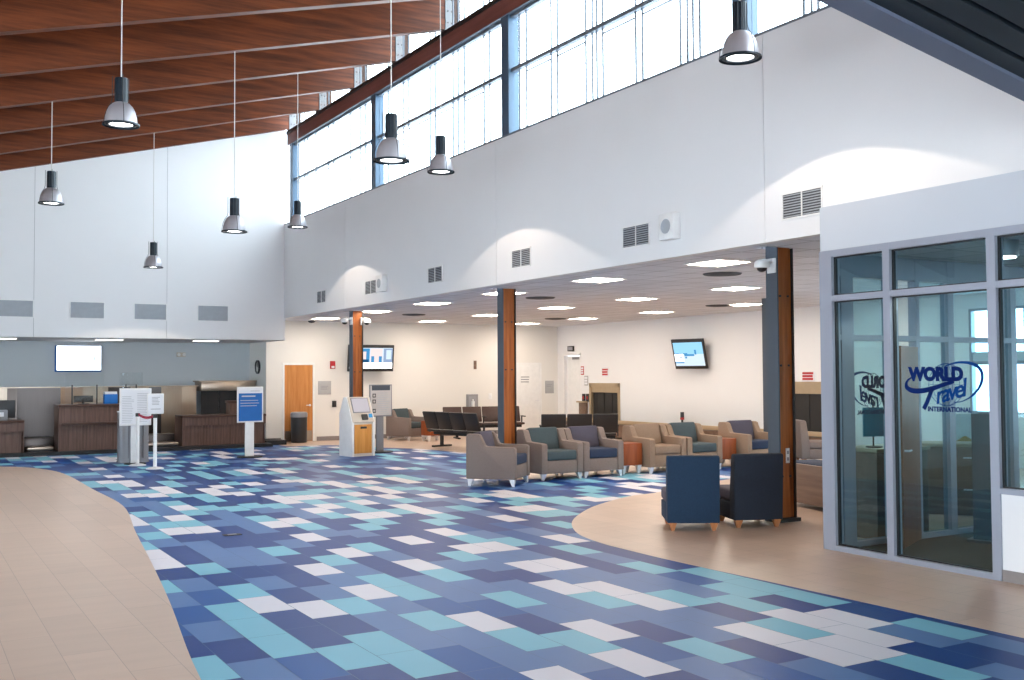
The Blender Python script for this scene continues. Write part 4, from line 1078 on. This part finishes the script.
# ------------------------------------------------------------------ glass office
XO = 8.22; YO = 7.60
def office():
    struct(MB().box((XO, 2.2, 3.06), (XO+.4, YO, 3.52)).box((XO+.03, 2.2, 3.49), (XR, YO-.01, 3.515)).build('wall_office_fascia', M['fascia'], smooth=False))
    struct(MB().box((XO+.02, 2.2, 3.04), (XR, YO-.02, 3.07)).build('ceiling_office', M['ceil'], smooth=False))
    struct(MB().box((XO+.05, 2.2, -.01), (XR, YO-.05, .004)).build('floor', M['carpet'], smooth=False))
    struct(MB().box((XO, 2.2, .10), (XO+.12, 5.66, .75)).box((XO, 2.1, 0), (XR, 2.2, 3.5)).build('wall_office', M['wall'], smooth=False))
    b = MB()
    for k in range(9): b.box((XO-.012, 5.66-.44*(k+1)+.003, 0), (XO+.0, 5.66-.44*k-.003, .10))
    struct(b.build('baseboard_office', M['basetile'], smooth=False))
    # front storefront
    fr = MB(); d0, d1 = XO-.02, XO+.10
    def V(y0, y1, z0, z1): fr.box((d0, y0, z0), (d1, y1, z1))
    V(7.44, YO, 0, 3.06)                       # corner post
    V(6.72, 6.80, 0, 3.06); V(5.60, 5.685, 0, 3.06); V(4.0, 4.08, .75, 3.06)
    d0 += .002; d1 -= .002; V(5.6, 7.5, 0, .055); V(2.2, 5.6, .75, .80); V(2.2, 7.5, 2.535, 2.595); V(2.2, 7.5, 2.99, 3.06)
    w = struct(fr.build('window_10', M['alu'], smooth=False))
    for y0, y1, z0 in ((6.80, 7.44, .055), (5.685, 6.72, .055), (4.08, 5.60, .80), (2.2, 4.0, .80)):
        MB().box((XO+.035, y0, z0), (XO+.043, y1, 2.535)).build('pane', M['glass'], w, smooth=False)
        MB().box((XO+.035, y0, 2.595), (XO+.043, y1, 2.99)).build('pane', M['glass'], w, smooth=False)
    # dark gaskets round each light
    gk = MB()
    for y0, y1, z0 in ((6.80, 7.44, .055), (5.685, 6.72, .055), (4.08, 5.60, .80), (2.2, 4.0, .80)):
        for a, c in ((z0, 2.535), (2.595, 2.99)):
            for p, q in (((y0, a), (y0+.012, c)), ((y1-.012, a), (y1, c)), ((y0, a), (y1, a+.012)), ((y0, c-.012), (y1, c))):
                gk.box((XO+.02, p[0], p[1]), (XO+.06, q[0], q[1]))
    gk.build('gasket', M['steel_black'], w, smooth=False)
    # side storefront, plane y = 7.5, with a door
    fr = MB(); e0, e1 = 7.46, 7.56
    def U(x0, x1, z0, z1): fr.box((x0, e0, z0), (x1, e1, z1))
    U(8.36, 8.54, 0, 3.06); U(9.09, 9.15, 0, 3.06); U(9.52, 9.58, 0, 3.06); U(10.06, 10.16, 0, 3.06); U(11.2, 11.3, 0, 3.06); U(12.4, 12.5, 0, 3.06); U(14.42, 14.5, 0, 3.06); U(18.0, XR, 0, 3.06)
    e0 += .002; e1 -= .002; U(8.3, XR, 2.14, 2.20); U(8.3, XR, 2.80, 3.06); U(8.3, 9.1, 0, .06); U(9.55, XR, 0, .06)
    w = struct(fr.build('window_11', M['alu'], smooth=False))
    for x0, x1 in ((8.54, 9.09), (9.58, 10.06), (10.16, 11.2), (11.3, 12.4), (12.5, 14.42), (14.5, 18.0)):
        MB().box((x0, 7.505, .06), (x1, 7.513, 2.14)).build('pane', M['glass'], w, smooth=False)
        MB().box((x0, 7.505, 2.20), (x1, 7.513, 2.80)).build('pane', M['glass'], w, smooth=False)
    # wooden office door, ajar
    dl = Matrix.Translation((9.50, 7.45, 0)) @ Matrix.Rotation(R(205.5), 4, 'Z')
    dd = struct(MB().box((0, -.022, .012), (.76, .022, 2.08), .003, dl).build('door_4', M['door_dark'], smooth=False))
    MB().cyl(dl @ Vector((.68, .022, 1.0)), dl @ Vector((.68, .07, 1.0)), .012, n=10).cyl(dl @ Vector((.69, .065, 1.0)), dl @ Vector((.57, .065, 1.0)), .01, n=10).build('door_handle', M['chrome'], dd)
    # interior
    t = thing('downlight', 'small round surface downlight on the office ceiling', 'ceiling light', (8.96, 6.0, 3.04))
    MB().cyl((0, 0, -.15), (0, 0, 0), .11, n=24).build('can', M['greymetal'], t)
    ld = bpy.data.lights.new('downlight_light', 'SPOT'); ld.energy = 90; ld.color = (1, .9, .78); ld.shadow_soft_size = .06; ld.spot_size = R(150)
    lo = bpy.data.objects.new('downlight_light', ld); COL.objects.link(lo); lo.parent = t; lo.location = (0, 0, -.18); MB().cyl((0, 0, -.165), (0, 0, -.155), .085, n=24).build('lens', M['bulb'], t)
    t = thing('magazine_rack', 'tall dark rack of trays inside the glass office', 'rack', (9.99, 6.98, .004), R(20))
    for s in (-1, 1): MB().box((s*.13-.012, -.1, 0), (s*.13+.012, .1, 1.36)).build('side', M['black'], t, smooth=False)
    for k in range(6): MB().box((-.12, -.13, .12+.22*k), (.12, .10, .14+.22*k)).box((-.12, -.13, .14+.22*k), (.12, -.12, .24+.22*k)).build('tray', M['black'], t, smooth=False)
    MB().box((-.18, -.16, 0), (.18, .16, .03)).build('base', M['black'], t, smooth=False)
    t = thing('office_chair', 'white moulded chair with yellow jacket over it seen through the glass office', 'chair', (12.45, 8.95, 0), R(-35))
    MB().box((-.22, -.2, .42), (.22, .22, .46), .02).build('seat', M['white'], t)
    MB().prism([(.19, .46), (.23, .46), (.30, 1.22), (.27, 1.24)], 'x', -.21, .21, .012).build('backrest', M['white'], t)
    MB().prism([(-.25, .50), (-.16, .84), (.0, .94), (.16, .84), (.27, .48), (.16, .47), (.05, .76), (-.06, .50)], 'y', .10, .15, .01).build('jacket', M['yellow'], t)
    MB().cyl((0, 0, .08), (0, 0, .43), .03, n=12).build('stem', M['chrome'], t)
    fb = MB()
    for k in range(5): a = 2*PI*k/5; fb.cyl((0, 0, .10), (.26*math.cos(a), .26*math.sin(a), .03), .02, n=8)
    fb.build('base', M['black'], t)
    t = thing('pot_plant', 'bushy green plant inside the office behind the right-hand window', 'plant', (9.6, 6.0, 0), 0)
    MB().lathe([(.16, .004), (.20, .55), (.18, .56), (.001, .52)]).build('pot', M['black'], t)
    lf = MB(); rr = random.Random(5)
    for k in range(260):
        a = rr.random()*2*PI; el = rr.random()*1.3; L = .14+.2*rr.random()
        base = Vector((0, 0, .6+.75*rr.random())); dr = Vector((math.cos(a)*math.cos(el), math.sin(a)*math.cos(el), math.sin(el)-.25)).normalized()
        sd = dr.cross(Vector((0, 0, 1))).normalized()*.032; b0 = base+dr*.08; b1 = base+dr*L*.5+Vector((0, 0, .03)); b2 = base+dr*L-Vector((0, 0, .04))
        lf._new([b0, b1-sd, b2, b1+sd], [(0, 1, 2, 3)])
    lf.build('foliage', M['leaf'], t, smooth=False)
    st = MB()
    for k in range(5): a = k*1.3; st.cyl((.03*math.cos(a), .03*math.sin(a), .5), (.09*math.cos(a), .09*math.sin(a), 1.3), .008, n=6)
    st.build('stem', M['leaf'], t)
    t = thing('filing_cabinet', 'wood drawer cabinet seen through the office door opening', 'cabinet', (11.65, 8.75, 0), R(-51))
    MB().box((-.6, -.28, 0), (.6, .28, .86), .006).build('body', M['benchwood'], t); MB().box((-.62, -.30, .86), (.62, .30, .90), .006).build('top', M['tanframe'], t)
    for k in range(2):
        for s in (-.5, .5):
            dr = MB().box((s*.6-.28, -.30, .08+.4*k), (s*.6+.28, -.28, .44+.4*k), .004).build('drawer', M['benchwood'], t)
            MB().box((s*.6-.08, -.325, .32+.4*k), (s*.6+.08, -.30, .335+.4*k)).build('drawer_handle', M['chrome'], dr, smooth=False)
    t = thing('console_table', 'pale topped brown console standing against the side glass of office', 'console', (9.50, 7.90, 0))
    MB().box((-.42, -.25, 0), (.42, .25, .94), .006).build('body', M['benchwood'], t); MB().box((-.44, -.27, .94), (.44, .27, .98), .006).build('top', M['tanframe'], t)
    t = thing('poster_stand', 'teal poster on a small stand on the console behind the left glass', 'poster', (9.28, 7.85, .98), R(-20))
    MB().box((-.13, -.01, .12), (.13, .01, .44), .003).build('poster', M['teal'], t); MB().cyl((0, .012, .01), (0, .012, .50), .01, n=8).build('rod', M['steel_black'], t); MB().cyl((0, 0, 0), (0, 0, .015), .09, n=20).build('base', M['steel_black'], t)
office()

# logo lettering on the glass
def logo(label, mtx, flip=False):
    """local frame: x right, z up, facing -y; about 0.8 m wide, origin at its centre"""
    t = bpy.data.objects.new('glass_logo', None); COL.objects.link(t); t.matrix_world = mtx
    tag(t, label, 'lettering', 'office glass logos')
    text_mesh('WORLD', .168, 'lettering', M['logo'], t, Matrix.Translation((-.09, 0, .085)) @ UP, 0, .012, .0008, spacing=.98)
    tr_ = Matrix.Translation((.03, -.001, -.075)) @ Matrix.Rotation(R(-14), 4, 'Y') @ UP
    text_mesh('ravel', .23, 'lettering', M['logo2'], t, Matrix.Translation((.035, 0, -.01)) @ tr_ , .35, .004, .0008, spacing=.80)
    text_mesh('INTERNATIONAL', .062, 'lettering', M['logo'], t, Matrix.Translation((.06, 0, -.245)) @ UP, 0, .0025, .0008, spacing=1.03)
    def ribbon(pts, ws, name, m):
        mb = MB(); n = len(pts); vs = []
        for i, (x, z) in enumerate(pts):
            a = Vector(pts[max(i-1, 0)]); b = Vector(pts[min(i+1, n-1)]); d = (b-a).normalized(); nn = Vector((-d.y, d.x))*ws[i]/2
            vs.append((mb.bm.verts.new((x+nn.x, -.0008, z+nn.y)), mb.bm.verts.new((x-nn.x, -.0008, z-nn.y)), mb.bm.verts.new((x+nn.x, .0008, z+nn.y)), mb.bm.verts.new((x-nn.x, .0008, z-nn.y))))
        for a, b in zip(vs[:-1], vs[1:]):
            mb.bm.faces.new((a[0], a[1], b[1], b[0])); mb.bm.faces.new((a[2], b[2], b[3], a[3]))
            mb.bm.faces.new((a[0], b[0], b[2], a[2])); mb.bm.faces.new((a[1], a[3], b[3], b[1]))
        return mb.build(name, m, t, smooth=False)
    # T of the script word: long slanted stem and swept bar that wraps round as a swoosh
    stem = smooth_line([(-.135, -.055), (-.165, -.12), (-.20, -.19), (-.235, -.245)], 6); ribbon(stem, [.045]*len(stem), 'letter_stem', M['logo'])
    bar = smooth_line([(.12, .02), (.0, -.01), (-.12, -.045), (-.25, -.07), (-.36, -.07), (-.425, -.045), (-.44, -.01), (-.42, .03), (-.37, .06)], 6)
    nb = len(bar); ribbon(bar, [.03+.02*math.sin(PI*min(1, i/nb*1.2))-.02*max(0, (i/nb-.7)/.3) for i in range(nb)], 'swoosh', M['logo'])
    arc = smooth_line([(.02, .165), (.14, .195), (.27, .195), (.37, .165), (.42, .11), (.425, .04), (.385, -.045), (.30, -.12), (.20, -.165), (.12, -.175)], 6)
    na = len(arc); ribbon(arc, [.008+.026*math.sin(PI*min(1, i/na*1.15))*(1 if i/na < .75 else .6) for i in range(na)], 'swoosh', M['logo2'])
    # globe lines
    gl = [(.03+.20*math.cos(2*PI*i/48), -.01+.20*math.sin(2*PI*i/48)) for i in range(49)]; ribbon(gl, [.005]*49, 'globe_line', M['logo2'])
    for s in (.35, .75):
        e = [(.03+.20*s*math.cos(2*PI*i/40), -.01+.20*math.sin(2*PI*i/40)) for i in range(41)]; ribbon(e, [.003]*41, 'globe_line', M['logo2'])
    for zz in (-.10, 0, .10):
        hw = math.sqrt(.04-zz*zz); ribbon([(.03-hw, -.01+zz), (.03+hw, -.01+zz)], [.003]*2, 'globe_line', M['logo2'])
    return t
# the logo faces -x on the front glass: local x -> -y
logo('blue WORLD Travel INTERNATIONAL lettering on the large front glass of the office', Matrix.Translation((XO+.032, 6.18, 1.70)) @ Matrix.Rotation(-PI/2, 4, 'Z') @ Matrix.Diagonal((.93, 1, .97, 1)))
# same lettering on the side glass, facing +y: seen reversed from the hall
logo('same lettering reversed, on the side glass seen through the left pane', Matrix.Translation((8.90, 7.516, 1.62)) @ Matrix.Rotation(PI, 4, 'Z') @ Matrix.Diagonal((.85, 1, .95, 1)))

# ------------------------------------------------------------------ world and render look
w = bpy.data.worlds.new('daylight'); S.world = w; w.use_nodes = True
nt = w.node_tree; bg = nt.nodes['Background']
bg.inputs[0].default_value = (.78, .90, 1.0, 1); bg.inputs[1].default_value = 9.6

vs = S.view_settings
S.display_settings.display_device = 'sRGB'
vs.view_transform = 'Standard'; vs.look = 'None'; vs.gamma = 1; vs.use_curve_mapping = False; vs.exposure = 0.4
S.cycles.use_denoising = True
S.cycles.sample_clamp_indirect = 6
S.cycles.max_bounces = 10
S.cycles.diffuse_bounces = 6
S.cycles.transparent_max_bounces = 16
S.cycles.caustics_reflective = False
S.cycles.caustics_refractive = False
